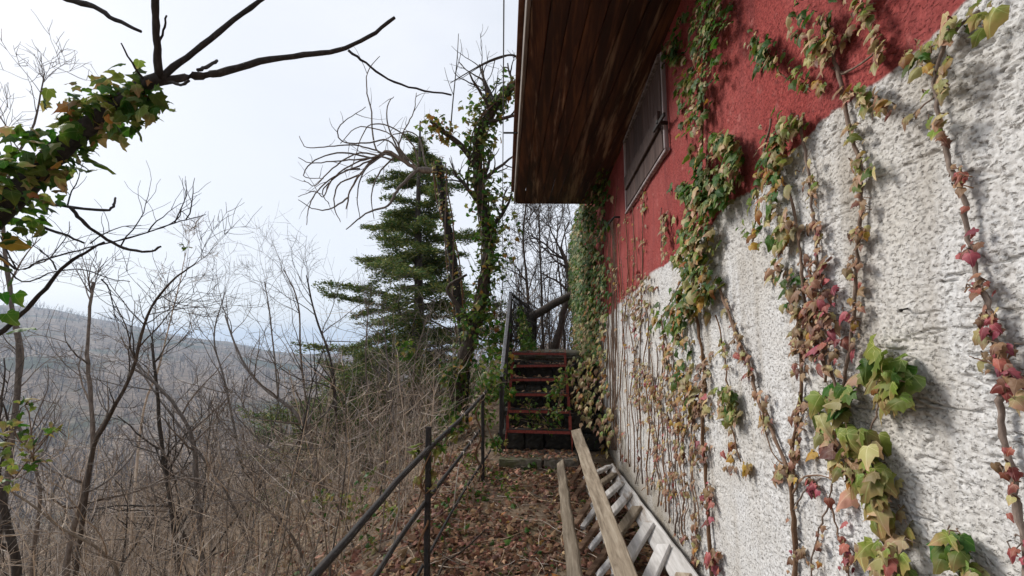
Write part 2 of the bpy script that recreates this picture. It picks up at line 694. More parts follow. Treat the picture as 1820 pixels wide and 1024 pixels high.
def ground_z(x, y):
    x = np.asarray(x, dtype=np.float64); y = np.asarray(y, dtype=np.float64)
    zp = 0.05 * np.clip(y, -8, 6.0) + 1.18 * sstep(8.6, 10.2, y) * sstep(-2.2, -0.75, x)
    edge = -1.02 + 0.16 * np.clip(y - 11, 0, 60) - 0.15 * np.sin(y * 0.9)
    d = np.clip(edge - x, 0, None)
    drop = 0.62 * np.minimum(d, 2.2) + 0.43 * np.clip(d - 2.2, 0, 60) + 0.20 * np.clip(d - 62.2, 0, 120)
    z = zp - drop
    # the hill above, behind the house
    z = z + 0.30 * np.clip(x - 9, 0, 60)
    far_y = np.clip(y - 14, 0, None)
    z = z - 0.10 * np.clip(far_y, 0, 120) - 0.02 * np.clip(-y - 10, 0, 100)
    r = np.hypot(x, y)
    az = np.arctan2(x, y)
    el = np.interp(az, AZ_X, AZ_E)
    R = 1500.0
    top = EYE + R * el
    t = sstep(260, R, r)
    bump_ = 38 * (fbm(x / 240, y / 240, 5, 4) - 0.5) * sstep(200, 700, r) * (1 - 0.75 * sstep(1150, 1450, r))
    z = z * (1 - t) + top * t + bump_ - 0.25 * np.clip(r - R, 0, None)
    loc = 0.10 * (fbm(x * 1.1, y * 1.1, 3, 3) - 0.5) * sstep(0.0, 0.6, d) * (1 + np.clip(d, 0, 20) * 0.25)
    loc2 = 0.035 * (fbm(x * 4, y * 4, 9, 3) - 0.5)
    return z + loc + loc2


def gz(x, y):
    return float(ground_z(np.array([x]), np.array([y]))[0])


def geo_axis(near, step0, growth, far):
    v = [0.0]; s = step0
    while v[-1] < far:
        v.append(v[-1] + s)
        if v[-1] > near:
            s *= growth
    return np.array(v)


pos = geo_axis(7, 0.12, 1.055, 4200)
neg = geo_axis(7, 0.12, 1.055, 4200)
gx = np.concatenate((-neg[::-1][:-1], pos[:]))
gy = np.concatenate((-geo_axis(2, 0.3, 1.12, 2500)[::-1][:-1], geo_axis(9, 0.12, 1.055, 4200)))
GX, GY = np.meshgrid(gx, gy)
GZ = ground_z(GX, GY)
nx, ny = len(gx), len(gy)
idx = np.arange(nx * ny).reshape(ny, nx)
q = np.stack([idx[:-1, :-1], idx[:-1, 1:], idx[1:, 1:], idx[1:, :-1]], -1).reshape(-1)

m_ground, nt, bs, out = new_mat('hillside_ground')
v = geo_pos(nt)
n_s = noise(nt, v, 9, 6, 0.7)
n_m = noise(nt, v, 1.3, 4, 0.6)
near_c = ramp(nt, n_s, [(0.25, (0.07, 0.046, 0.03)), (0.5, (0.20, 0.145, 0.10)), (0.7, (0.36, 0.28, 0.20))])
near_c = mixc(nt, ramp(nt, n_m, [(0.55, (0, 0, 0)), (0.75, (0.5, 0.5, 0.5))]), near_c, (0.07, 0.075, 0.03))
f_s = noise(nt, v, 0.09, 9, 0.85)
f_m = noise(nt, v, 0.008, 4, 0.6)
f_t = noise(nt, v, 0.004, 3, 0.5)
far_c = ramp(nt, f_s, [(0.34, (0.04, 0.03, 0.022)), (0.5, (0.18, 0.135, 0.10)), (0.64, (0.36, 0.285, 0.22))])
far_c = mixc(nt, ramp(nt, f_m, [(0.50, (0, 0, 0)), (0.60, (0.75, 0.75, 0.75))]), far_c, mixc(nt, f_s, (0.015, 0.03, 0.018), (0.06, 0.085, 0.045)))
cd = node(nt, 'ShaderNodeVectorMath', operation='LENGTH')
nt.links.new(v, cd.inputs[0])
far_f = math_n(nt, 'MULTIPLY', math_n(nt, 'SUBTRACT', cd.outputs['Value'], 25), 0.02, clamp=True)
gc = mixc(nt, far_f, near_c, far_c)
nt.links.new(gc, bs.inputs['Base Color'])
bs.inputs['Roughness'].default_value = 0.95
bs.inputs['Specular IOR Level'].default_value = 0.1
bump(nt, bs, n_s, 0.8, 0.03)
ground = link('ground', mesh_arrays('ground', np.stack([GX, GY, GZ], -1).reshape(-1, 3), q, np.full(len(q) // 4, 4), m_ground, smooth=True))
tag(ground, 'brown hillside falling from the house to the valley and far ridge', 'hillside', kind='structure')

# ------------------------------------------------------------------ house
SOFF = EYE + 2.0
FAR_Y = 10.4
house = thing('house', 'old house with red and white roughcast wall under a deep dark wooden eave', 'house', (W, 3.0, 0.1))

pA, pB = on_wall(1671, 34), on_wall(1159, 488)
SL = (pA.z - pB.z) / (pA.y - pB.y)


def boundary(y):
    return pB.z + SL * (y - pB.y)


def rough_wall(y0, y1, dy, z0, z1, dz, back=0.0):
    ys = np.arange(y0, y1 + dy * .5, dy); zs = np.arange(z0, z1 + dz * .5, dz)
    Y, Z = np.meshgrid(ys, zs)
    warp = vnoise(Y * 9, Z * 9, 77) * 0.6
    n1 = vnoise(Y * 120 + warp, Z * 150 + warp, 1)
    n2 = vnoise(Y * 62 + 4 + warp, Z * 95 + warp, 2)
    n3 = fbm(Y * 7, Z * 11, 3, 3)
    n4 = fbm(Y * 1.3, Z * 1.3, 4, 3)
    n5 = vnoise(Y * 230, Z * 260, 6)
    n6 = vnoise(Y * 125 + 3 + warp * 2, Z * 165 + warp, 16)
    patch = 0.35 + 0.9 * sstep(0.35, 0.7, fbm(Y * 3.1, Z * 3.1, 31, 3))
    lump = 0.0024 * n1 + 0.0026 * n2 + 0.0020 * n5 + 0.0018 * n6
    pits = patch * (-0.0045 * sstep(0.34, 0.16, n6) - 0.005 * sstep(0.30, 0.12, n2) * (n1 < 0.6) - 0.003 * sstep(0.28, 0.1, n1))
    # torn horizontal trowel ridges
    ridge = fbm(Y * 5, Z * 26, 8, 3)
    tear = -0.009 * np.exp(-((ridge - 0.5) / 0.018) ** 2) * (n3 > 0.45)
    h_white = 0.8 * (lump + pits) + tear + 0.006 * n3 + 0.03 * n4 + 0.004
    h_red = 0.0024 * n1 + 0.0028 * n2 + 0.0016 * n5 + 0.006 * n3 + 0.03 * n4
    b = pB.z + SL * (Y - pB.y) + 0.022 * (fbm(Y * 24, Z * 24, 12, 3) - 0.5) + 0.05 * (vnoise(Y * 3, Z * 0 + 3, 13) - 0.5)
    red = sstep(-0.004, 0.004, Z - b)
    h = h_white * (1 - red) + (h_red + 0.004) * red
    X = W + 0.028 - h + back
    V = np.stack([X, Y, Z], -1).reshape(-1, 3)
    ny_, nx_ = Y.shape
    idx = np.arange(nx_ * ny_).reshape(ny_, nx_)
    q = np.stack([idx[:-1, :-1], idx[1:, :-1], idx[1:, 1:], idx[:-1, 1:]], -1).reshape(-1)
    return V, q, np.clip(red, 0, 1).reshape(-1)


blocks = [
    rough_wall(0.52, 1.42, 0.0025, 0.76, 2.98, 0.0025),
    rough_wall(1.40, 3.2, 0.0062, -0.1, SOFF + .05, 0.0062, 0.001),
    rough_wall(3.16, FAR_Y, 0.016, -0.1, SOFF + .9, 0.018, 0.002),
    rough_wall(-6.0, 0.54, 0.03, -0.4, SOFF + .05, 0.03, 0.001),
    rough_wall(0.48, 1.44, 0.03, -0.1, 0.79, 0.03, 0.001),
    rough_wall(0.48, 1.44, 0.03, 2.96, SOFF + .05, 0.03, 0.001),
]
Vs, Qs, Rs, base = [], [], [], 0
for V, q, rd in blocks:
    Vs.append(V); Qs.append(q + base); Rs.append(rd); base += len(V)
# solid body of the house behind the plaster
bx = [(W + .03, -6.02), (W + 7, -6.02), (W + 7, FAR_Y), (W + .03, FAR_Y)]
bv = [(x, y, z) for z in (-0.5, SOFF + .9) for x, y in bx]
Vs.append(np.array(bv)); Rs.append(np.ones(8))
bf = [(0, 1, 5, 4), (1, 2, 6, 5), (2, 3, 7, 6), (3, 0, 4, 7)]
Qs.append(np.array(bf).ravel() + base)
Vall, Qall = np.concatenate(Vs), np.concatenate(Qs)

m_wall, nt, bs, out = new_mat('roughcast_plaster')
v = geo_pos(nt)
ra = node(nt, 'ShaderNodeAttribute'); ra.attribute_name = 'rnd'
n1 = noise(nt, v, 120, 5, 0.7)
n2 = noise(nt, v, 2.2, 5, 0.6)
n3 = noise(nt, geo_pos(nt, (1, 5, 0.5)), 1.4, 4, 0.6)
n5 = noise(nt, v, 14, 5, 0.65)
white = ramp(nt, n1, [(0.30, (0.34, 0.325, 0.31)), (0.48, (0.60, 0.59, 0.58)), (0.7, (0.74, 0.735, 0.73))])
white = mixc(nt, ramp(nt, n2, [(0.42, (0, 0, 0)), (0.70, (0.75, 0.75, 0.75))]), white, (0.50, 0.46, 0.40))
white = mixc(nt, ramp(nt, n3, [(0.50, (0, 0, 0)), (0.70, (0.6, 0.6, 0.6))]), white, (0.30, 0.255, 0.20))
white = mixc(nt, ramp(nt, n5, [(0.62, (0, 0, 0)), (0.74, (0.5, 0.5, 0.5))]), white, (0.36, 0.34, 0.31))
redc = ramp(nt, n1, [(0.3, (0.14, 0.020, 0.022)), (0.5, (0.28, 0.044, 0.038)), (0.72, (0.37, 0.09, 0.075))])
redc = mixc(nt, ramp(nt, n2, [(0.4, (0, 0, 0)), (0.72, (0.6, 0.6, 0.6))]), redc, (0.40, 0.11, 0.10))
redc = mixc(nt, ramp(nt, n3, [(0.5, (0, 0, 0)), (0.68, (0.75, 0.75, 0.75))]), redc, (0.15, 0.03, 0.03))
redc = mixc(nt, ramp(nt, n5, [(0.60, (0, 0, 0)), (0.70, (0.55, 0.55, 0.55))]), redc, (0.44, 0.16, 0.14))
sepz = nt.nodes.new('ShaderNodeSeparateXYZ')
nt.links.new(v, sepz.inputs[0])
damp = math_n(nt, 'MULTIPLY', math_n(nt, 'SUBTRACT', math_n(nt, 'ADD', 0.30, math_n(nt, 'MULTIPLY', n2, 1.0)), sepz.outputs[2]), 2.2, clamp=True)
white = mixc(nt, math_n(nt, 'MULTIPLY', damp, 0.75), white, mixc(nt, n5, (0.13, 0.11, 0.07), (0.33, 0.27, 0.20)))
n6 = noise(nt, geo_pos(nt, (1, 1, 1.5)), 85, 3, 0.6)
pitc = ramp(nt, n6, [(0.33, (0.8, 0.8, 0.8)), (0.43, (0, 0, 0))])
white = mixc(nt, pitc, white, (0.20, 0.18, 0.155))
redc = mixc(nt, math_n(nt, 'MULTIPLY', pitc, 0.6), redc, (0.10, 0.02, 0.018))
col = mixc(nt, ra.outputs['Fac'], white, redc)
nt.links.new(col, bs.inputs['Base Color'])
bs.inputs['Roughness'].default_value = 0.92
bs.inputs['Specular IOR Level'].default_value = 0.25
pit = ramp(nt, n6, [(0.34, (0, 0, 0)), (0.47, (1, 1, 1))])
hsum = math_n(nt, 'ADD', math_n(nt, 'MULTIPLY', n1, 0.6), pit)
bump(nt, bs, hsum, 0.7, 0.006)
wall = link('wall', mesh_arrays('wall', Vall, Qall, np.full(len(Qall) // 4, 4), m_wall, rnd=np.concatenate(Rs), smooth=True), house)


def mat_wood(name, dark, mid, light, along, freq=1.0, rough=0.8, spec=0.3, wear=None):
    m, nt, bs, out = new_mat(name)
    sc = [14 * freq, 14 * freq, 14 * freq]
    sc[along] = 0.9 * freq
    v = geo_pos(nt, sc)
    oi = nt.nodes.new('ShaderNodeObjectInfo')
    add = node(nt, 'ShaderNodeVectorMath', operation='ADD')
    cmb = nt.nodes.new('ShaderNodeCombineXYZ')
    off = math_n(nt, 'MULTIPLY', oi.outputs['Random'], 37.0)
    nt.links.new(off, cmb.inputs[0]); nt.links.new(off, cmb.inputs[1])
    nt.links.new(v, add.inputs[0]); nt.links.new(cmb.outputs[0], add.inputs[1])
    n1 = noise(nt, add.outputs[0], 2.0, 6, 0.65, 0.4)
    n2 = noise(nt, geo_pos(nt), 3.0, 4, 0.6)
    c = ramp(nt, n1, [(0.32, dark), (0.5, mid), (0.68, light)])
    c = mixc(nt, math_n(nt, 'MULTIPLY', n2, 0.55), c, mid)
    if wear:
        c = mixc(nt, ramp(nt, noise(nt, v, 0.55, 5, 0.7), [(0.56, (0, 0, 0)), (0.64, (0.9, 0.9, 0.9))]), c, wear)
    hs = node(nt, 'ShaderNodeHueSaturation')
    nt.links.new(c, hs.inputs['Color'])
    nt.links.new(math_n(nt, 'ADD', math_n(nt, 'MULTIPLY', oi.outputs['Random'], 0.5), 0.75), hs.inputs['Value'])
    nt.links.new(hs.outputs['Color'], bs.inputs['Base Color'])
    bs.inputs['Roughness'].default_value = rough
    bs.inputs['Specular IOR Level'].default_value = spec
    bump(nt, bs, n1, 0.35, 0.004)
    return m


M_SOFFIT = mat_wood('soffit_stained_boards', (0.012, 0.005, 0.004), (0.05, 0.018, 0.009), (0.20, 0.085, 0.035), 1, 0.8, 0.65, 0.35, (0.30, 0.20, 0.13))
M_FASCIA = mat_wood('fascia_weathered', (0.05, 0.04, 0.035), (0.16, 0.13, 0.11), (0.3, 0.26, 0.22), 1)
M_SHUTTER = mat_wood('shutter_weathered', (0.025, 0.014, 0.012), (0.075, 0.045, 0.038), (0.16, 0.11, 0.095), 2, 1.2)
M_SHFRAME = mat_wood('window_frame_paint', (0.05, 0.04, 0.04), (0.24, 0.20, 0.20), (0.52, 0.47, 0.47), 2, 1.0)
M_PLANK = mat_wood('grey_brown_plank', (0.10, 0.075, 0.052), (0.26, 0.21, 0.155), (0.42, 0.36, 0.28), 1, 1.3, 0.9, 0.1, (0.15, 0.12, 0.085))
M_WHITEWOOD = mat_wood('flaking_white_paint_wood', (0.26, 0.24, 0.22), (0.47, 0.45, 0.43), (0.66, 0.64, 0.62), 1, 1.0, 0.8, 0.15, (0.22, 0.165, 0.12))
M_BROWNSLAT = mat_wood('brown_slat', (0.06, 0.035, 0.022), (0.17, 0.105, 0.07), (0.32, 0.23, 0.16), 0, 0.9, 0.9, 0.1)


def mat_metal(name, c1, c2, c3, scale=40, metallic=0.2, rough=0.7):
    m, nt, bs, out = new_mat(name)
    v = geo_pos(nt)
    n1 = noise(nt, v, scale, 5, 0.65)
    n2 = noise(nt, v, scale * .12, 3)
    c = ramp(nt, n1, [(0.35, c1), (0.55, c2), (0.72, c3)])
    c = mixc(nt, math_n(nt, 'MULTIPLY', n2, 0.5), c, c1)
    nt.links.new(c, bs.inputs['Base Color'])
    bs.inputs['Metallic'].default_value = metallic
    bs.inputs['Roughness'].default_value = rough
    bump(nt, bs, n1, 0.5, 0.003)
    return m


M_IRON = mat_metal('black_rusty_iron', (0.007, 0.006, 0.006), (0.02, 0.015, 0.013), (0.07, 0.045, 0.035), 60, 0.0, 0.75)
M_REDIRON = mat_metal('red_oxide_paint', (0.12, 0.016, 0.01), (0.30, 0.04, 0.025), (0.25, 0.08, 0.04), 30, 0.0, 0.6)
M_GREYRAIL = mat_metal('grey_flat_rail', (0.10, 0.10, 0.105), (0.24, 0.24, 0.25), (0.34, 0.34, 0.35), 30, 0.2, 0.5)
M_CABLE = mat_metal('cable_sheath', (0.03, 0.03, 0.03), (0.05, 0.05, 0.05), (0.08, 0.08, 0.08), 30, 0, 0.5)

# roof with soffit boards following the slightly skewed eave line
c_far = at(917, 360, 1); c_near = at(945, 0, 1)
def at_z(px, py, z):
    v = ray(px, py)
    return CAMP + v * ((z - EYE) / v.z)
E1 = at_z(917, 360, SOFF)
E0 = at_z(945, 0, SOFF)
ed = (E1 - E0).normalized()                     # eave direction, away from the camera
en = Vector((ed.y, -ed.x, 0))                   # towards the wall
roof_near = E0 - ed * ((E0.y + 5.5) / ed.y)
roof_len = (E1 - roof_near).length
roof = bpy.data.objects.new('roof', None)
COL.objects.link(roof)
roof.parent = house
roof.location = Vector((W, 3, SOFF)) - Vector(house.location)
NB = 13
overh = (W - E1.x) + 0.32
bw = overh / NB
for i in range(NB):
    b = Boxes()
    p = roof_near + en * (bw * (i + .5)) + Vector((0, 0, 0.012 + random.uniform(-.003, .003)))
    b.bar(p, p + ed * (roof_len - (0.0 if i % 2 else 0.008)), bw - 0.005, 0.022, bev=0.003)
    b.build('soffit_board', M_SOFFIT, roof)
b = Boxes()
p = roof_near - en * 0.016 + Vector((0, 0, 0.085))
b.bar(p, p + ed * (roof_len + 0.02), 0.026, 0.19, bev=0.004)
b.build('fascia_board', M_FASCIA, roof)
b = Boxes()
p = E1 + ed * 0.016 + Vector((0, 0, 0.085))
b.bar(p, p + en * overh, 0.026, 0.19, bev=0.004)
b.build('end_board', M_SOFFIT, roof)
b = Boxes()                                     # tiled roof body above, rising away from the eave
q0, q1 = roof_near - en * 0.07 + Vector((0, 0, .20)), E1 - en * 0.07 + ed * 0.05 + Vector((0, 0, .20))
up = Vector((0, 0, 1)); run = en * 4.6 + Vector((0, 0, 1.55))
b.V += [q0, q1, q1 + run, q0 + run, q0 - up * .035, q1 - up * .035, q1 + run - up * .2, q0 + run - up * .2]
b.F += [(0, 3, 2, 1), (4, 5, 6, 7), (0, 1, 5, 4), (1, 2, 6, 5), (2, 3, 7, 6), (3, 0, 4, 7)]
m_tile = mat_metal('clay_roof', (0.12, 0.05, 0.03), (0.22, 0.10, 0.06), (0.3, 0.16, 0.1), 9, 0, 0.9)
b.build('roof_covering', m_tile, roof)
# a small iron bracket for the cables on the fascia
b = Boxes()
pb = at_z(921, 238, SOFF + 0.06)
fp = roof_near + ed * ((pb.y - roof_near.y) / ed.y)
b.bar(Vector((fp.x - 0.02, pb.y, SOFF + .07)), Vector((fp.x - 0.17, pb.y, SOFF + .075)), 0.014, 0.014)
b.build('cable_bracket', M_IRON, roof)

# window: frame, shutter boards, iron latch
win = bpy.data.objects.new('window', None)
COL.objects.link(win)
win.parent = house
w_nb, w_fb = on_wall(1190, 263), on_wall(1118, 360)
wy0, wy1 = w_nb.y, w_fb.y
wz0 = w_nb.z
wz1 = SOFF - 0.10
win.location = Vector((W, wy0, wz0)) - Vector(house.location)
fw = 0.02
def wbar(name, y0, z0, y1, z1, w, th, mat, outw):
    b = Boxes()
    b.bar(Vector((W - outw, y0, z0)), Vector((W - outw, y1, z1)), th, w, up=(-1, 0, 0) if False else (0, 0, 1) if abs(y1 - y0) > abs(z1 - z0) else (0, 1, 0), bev=0.004, jit=0.001)
    return b.build(name, mat, win)
wbar('frame', wy0, wz0, wy0, wz1, fw, 0.03, M_SHFRAME, 0.02)
wbar('frame', wy1, wz0, wy1, wz1, fw, 0.03, M_SHFRAME, 0.02)
wbar('sill', wy0 - .03, wz0 - .018, wy1 + .03, wz0 - .018, fw, 0.03, M_SHFRAME, 0.02)
wbar('frame', wy0 + .026, wz1, wy1 - .026, wz1, fw, 0.05, M_SHFRAME, 0.02)
nb = 7
sw = (wy1 - wy0 - 0.12) / nb
for i in range(nb):
    y = wy0 + 0.06 + sw * (i + .5)
    wbar('shutter_board', y, wz0 + .015, y, wz1 - .03, sw - 0.006, 0.03, M_SHUTTER, 0.012 + random.uniform(0, .003))
for z in (wz0 + .25, wz1 - .45):
    wbar('shutter_batten', wy0 + .07, z, wy1 - .07, z, 0.08, 0.022, M_SHUTTER, 0.04)
b = Boxes()
pl = on_wall(1187, 222)
b.bar(Vector((W - .01, pl.y - .02, pl.z)), Vector((W - .085, pl.y - .05, pl.z)), 0.02, 0.02)
b.bar(Vector((W - .07, pl.y - .18, pl.z - .02)), Vector((W - .07, pl.y + .08, pl.z + .0)), 0.014, 0.022)
b.bar(Vector((W - .065, pl.y + .01, pl.z - .16)), Vector((W - .065, pl.y + .01, pl.z + .10)), 0.018, 0.018)
b.build('iron_latch', M_IRON, win)
# wall iron: nail near the right edge, hook at the far end
b = Tubes()
pn = on_wall(1606, 549)
b.add([pn + Vector((0.02, 0, 0.003)), pn + Vector((-0.022, -.022, -.004)), pn + Vector((-0.024, -.024, -.005))], [0.0022, 0.0022, 0.0042], 6)
b.build('iron_nail', M_IRON, house)
b = Tubes()
ph = on_wall(1100, 386)
b.add([ph + Vector((0.03, 0, 0)), ph + Vector((-0.05, 0, 0)), ph + Vector((-0.07, 0.25, 0.0))], [0.012] * 3, 6)
b.build('wall_hook', M_IRON, house)

# ------------------------------------------------------------------ stone step and iron stairs
def rough_block(name, c, sx, sy, sz, mat, parent=None, amp=0.012, seed=0):
    """a worn stone / concrete block, gridded box with noise"""
    V, F = [], []
    n = 7
    def face(o, a, b):
        b0 = len(V)
        for j in range(n):
            for i in range(n):
                V.append(Vector(o) + Vector(a) * (i / (n - 1)) + Vector(b) * (j / (n - 1)))
        for j in range(n - 1):
            for i in range(n - 1):
                F.append((b0 + j * n + i, b0 + j * n + i + 1, b0 + (j + 1) * n + i + 1, b0 + (j + 1) * n + i))
    x, y, z = sx / 2, sy / 2, sz / 2
    face((-x, -y, -z), (sx, 0, 0), (0, 0, sz)); face((x, y, -z), (-sx, 0, 0), (0, 0, sz))
    face((x, -y, -z), (0, sy, 0), (0, 0, sz)); face((-x, y, -z), (0, -sy, 0), (0, 0, sz))
    face((-x, -y, z), (sx, 0, 0), (0, sy, 0)); face((-x, y, -z), (sx, 0, 0), (0, -sy, 0))
    rg = random.Random(seed)
    off = {}
    o2 = []
    for p in V:
        k = (round(p.x, 4), round(p.y, 4), round(p.z, 4))
        if k not in off:
            edge = (abs(abs(p.x) - x) < 1e-5) + (abs(abs(p.y) - y) < 1e-5) + (abs(abs(p.z) - z) < 1e-5)
            d = Vector((rg.uniform(-1, 1), rg.uniform(-1, 1), rg.uniform(-1, 1))) * amp
            off[k] = p * (1 - 0.02 * (edge > 1)) + d - (p.normalized() * amp * (edge > 1) * rg.uniform(.3, 1.6))
        o2.append(off[k])
    me = bpy.data.meshes.new(name)
    me.from_pydata([tuple(Vector(c) + p) for p in o2], [], F)
    me.update(); me.materials.append(mat)
    return link(name, me, parent)


m_stone, nt, bs, out = new_mat('mossy_concrete')
v = geo_pos(nt)
n1 = noise(nt, v, 22, 6, 0.65); n2 = noise(nt, v, 4, 4, 0.6)
c = ramp(nt, n1, [(0.3, (0.06, 0.052, 0.04)), (0.55, (0.15, 0.13, 0.10)), (0.75, (0.26, 0.23, 0.19))])
c = mixc(nt, ramp(nt, n2, [(0.5, (0, 0, 0)), (0.66, (0.75, 0.75, 0.75))]), c, (0.09, 0.10, 0.03))
nt.links.new(c, bs.inputs['Base Color']); bs.inputs['Roughness'].default_value = 0.95
bump(nt, bs, n1, 0.6, 0.01)
step_y = 5.32
sl = thing('stone_step', 'mossy concrete step at the foot of the red iron stairs', 'step', (-0.05, step_y, gz(0, step_y)))
for k, (x0, x1) in enumerate(((-0.52, -0.02), (0.0, 0.40))):
    rough_block('step_block', ((x0 + x1) / 2, step_y + .22 + .02 * k, EYE - 1.41), x1 - x0, 0.46, 0.20, m_stone, sl, 0.008, k)

stairs = thing('iron_staircase', 'rusty red iron stairs with open treads beyond the leaf strewn path', 'staircase', (-0.07, 5.6, EYE - 1.26))
XS0, XS1 = -0.46, 0.34
TREADS = [(5.70, -1.06), (5.95, -0.855), (6.20, -0.67), (6.45, -0.49), (6.70, -0.31), (6.95, -0.14)]
for k, (y, z) in enumerate(TREADS):
    b = Boxes()
    z += EYE
    sk = random.uniform(-.006, .006)
    b.bar(Vector((XS0 + .012, y, z - .02 + sk)), Vector((XS1 - .012, y, z - .02 - sk)), 0.006, 0.034)          # front lip
    tr_ = b.build('tread', M_REDIRON, stairs)
    b = Boxes()
    b.bar(Vector((XS0 + .012, y + .075, z + .002 + sk)), Vector((XS1 - .012, y + .075, z + .002 - sk)), 0.14, 0.005)
    b.build('tread_plate', M_IRON, tr_)
for x in (XS0, XS1):
    b = Boxes()
    a = Vector((x, 5.58, EYE - 1.24)); c2 = Vector((x, 7.12, EYE - 0.14))
    b.bar(a, c2, 0.008, 0.15)
    b.build('stringer', M_REDIRON, stairs)
for y, z in TREADS[:5]:                          # upright red flats at the tread ends
    for x in (XS0 + .016, XS1 - .016):
        b = Boxes()
        b.bar(Vector((x, y + .01, EYE + z + .006)), Vector((x, y + .01, EYE + z + 0.17)), 0.035, 0.006, up=(0, 1, 0))
        b.build('tread_strut', M_REDIRON, stairs)
# hand rail on the valley side
hr = bpy.data.objects.new('handrail', None)
COL.objects.link(hr)
hr.parent = stairs
XR = XS0 - 0.05
def sbar(name, p, q, w, h, mat):
    b = Boxes(); b.bar(Vector(p), Vector(q), w, h, up=(0, 0, 1) if abs(Vector(q).z - Vector(p).z) < 2 * (Vector(q) - Vector(p)).xy.length else (0, 1, 0), bev=0.003)
    return b.build(name, mat, hr)
hb, ht = (XR, 5.55, EYE - 0.42), (XR, 7.15, EYE + 0.80)
sbar('top_rail', hb, ht, 0.045, 0.03, M_GREYRAIL)
sbar('rail', (XR, 5.55, EYE - .85), (XR, 7.15, EYE + .33), 0.03, 0.02, M_IRON)
sbar('post', (XR, 5.54, EYE - 1.30), (XR, 5.54, EYE - .40), 0.04, 0.04, M_IRON)
sbar('post', (XR, 6.35, EYE - .75), (XR, 6.35, EYE + .18), 0.035, 0.035, M_IRON)
sbar('post', (XR, 7.15, EYE - .25), (XR, 7.15, EYE + .82), 0.04, 0.04, M_IRON)
for k in range(9):
    t = (k + .6) / 10
    y = 5.55 + 1.6 * t; z = EYE - .42 + 1.22 * t
    sbar('baluster', (XR, y, z - .75), (XR, y, z), 0.014, 0.014, M_IRON)
# landing rail going on towards the back
ldg = thing('landing', 'weathered concrete landing at the head of the red iron stairs', 'landing', (0.1, 8.5, EYE - .3))
rough_block('slab', (0.16, 8.55, EYE - .19), 1.25, 2.75, 0.12, m_stone, ldg, 0.01, 5)
rough_block('pier', (-.38, 9.5, EYE - .75), .14, .14, 1.0, m_stone, ldg, 0.008, 6)
m_dark, nt, bs, out = new_mat('tread_gap_dark')  # near-black colour standing in for the shade between the treads
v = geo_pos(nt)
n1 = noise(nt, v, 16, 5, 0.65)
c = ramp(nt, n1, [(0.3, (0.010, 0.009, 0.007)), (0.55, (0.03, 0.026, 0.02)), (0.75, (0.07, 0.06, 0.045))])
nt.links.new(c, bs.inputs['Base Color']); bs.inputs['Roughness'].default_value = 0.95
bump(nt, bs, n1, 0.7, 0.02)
rb = thing('tread_gap_backing', 'near-black blocks added behind the open stair treads to darken the gaps', 'wall', (0, 6.6, 0.3))
for row, (y_, za, zb) in enumerate(((6.05, -1.6, -.93), (6.42, -1.5, -.60), (6.85, -1.5, -.26))):  # rows of blocks added behind the stairs so the tread gaps look dark
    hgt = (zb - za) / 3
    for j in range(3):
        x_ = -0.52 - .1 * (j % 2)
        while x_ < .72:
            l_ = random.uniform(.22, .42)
            rough_block('backing_block', (x_ + l_ / 2, y_ + random.uniform(-.02, .02) + .14, EYE + za + hgt * (j + .5)), l_ - .012, .28, hgt - .012, m_dark, rb, .012, random.randint(0, 999))
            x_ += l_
land = thing('landing_railing', 'black iron railing of the landing above the stairs, tangled with creepers', 'railing', (XR, 8.4, EYE - .25))
b = Boxes(); b.bar((XR, 7.19, EYE + .80), (XR + .25, 9.7, EYE + .72), 0.04, 0.03); b.build('top_rail', M_IRON, land)
b = Boxes(); b.bar((XR, 7.19, EYE + .05), (XR + .25, 9.7, EYE - .02), 0.03, 0.02); b.build('bottom_rail', M_IRON, land)
for k in range(20):
    y = 7.3 + k * 0.12; x = XR + .25 * (y - 7.19) / 2.5
    b = Boxes(); b.bar((x, y, EYE - .0), (x, y, EYE + .785), 0.014, 0.014, up=(0, 1, 0)); b.build('baluster', M_IRON, land)

# ------------------------------------------------------------------ path railing
XP = -0.75
prail = thing('path_railing', 'black rusty iron railing with three bars along the valley edge of path', 'railing', (XP, 2.9, gz(XP, 2.9)))
def rail_line(name, p0, p1, r):
    t = Tubes()
    pts = smooth_poly([Vector(p0), Vector(p0).lerp(Vector(p1), .33) + Vector((random.uniform(-.02, .02), 0, -.03)), Vector(p0).lerp(Vector(p1), .52) + Vector((-.01, 0, .012)), Vector(p0).lerp(Vector(p1), .75) + Vector((random.uniform(-.03, .03), 0, .02)), Vector(p1)], 6, .004)
    t.add(pts, [r] * len(pts), 4)
    return t.build(name, M_IRON, prail, smooth=False)
def xz_at(px, py, x):
    v = ray(px, py); return CAMP + v * (x / v.x)
R1a, R1b = xz_at(553, 1024, XP), xz_at(868, 692, XP + .1)
R2a, R2b = xz_at(668, 1024, XP), xz_at(862, 752, XP + .05)
R3a, R3b = xz_at(749, 1024, XP), xz_at(872, 800, XP + .12)
for nm, a, c2, r in (('top_rail', R1a, R1b, .0175), ('middle_rail', R2a, R2b, .0155), ('bottom_rail', R3a, R3b, .0125)):
    a0 = a - (c2 - a) * ((a.y + 0.6) / (c2.y - a.y)) * 1.0
    rail_line(nm, a0, c2, r)
for (tx, ty, y) in ((762, 765, 2.92), (858, 705, 4.9)):
    top = at_y(tx, ty, y)
    b = Boxes()
    foot = Vector((top.x + 0.01, y, gz(top.x, y) - .25))
    b.bar(foot, top + Vector((0, 0, .02)), 0.034, 0.034, up=(0, 1, 0), jit=.003, bev=0.005)
    b.build('post', M_IRON, prail)
b = Boxes(); b.bar((XP, 0.35, gz(XP, .35) - .25), (XP, .35, EYE - .74), .045, .045, up=(0, 1, 0), bev=.006); b.build('post', M_IRON, prail)

# ------------------------------------------------------------------ timber lying by the wall
def P3(px, py, x):
    return xz_at(px, py, x)

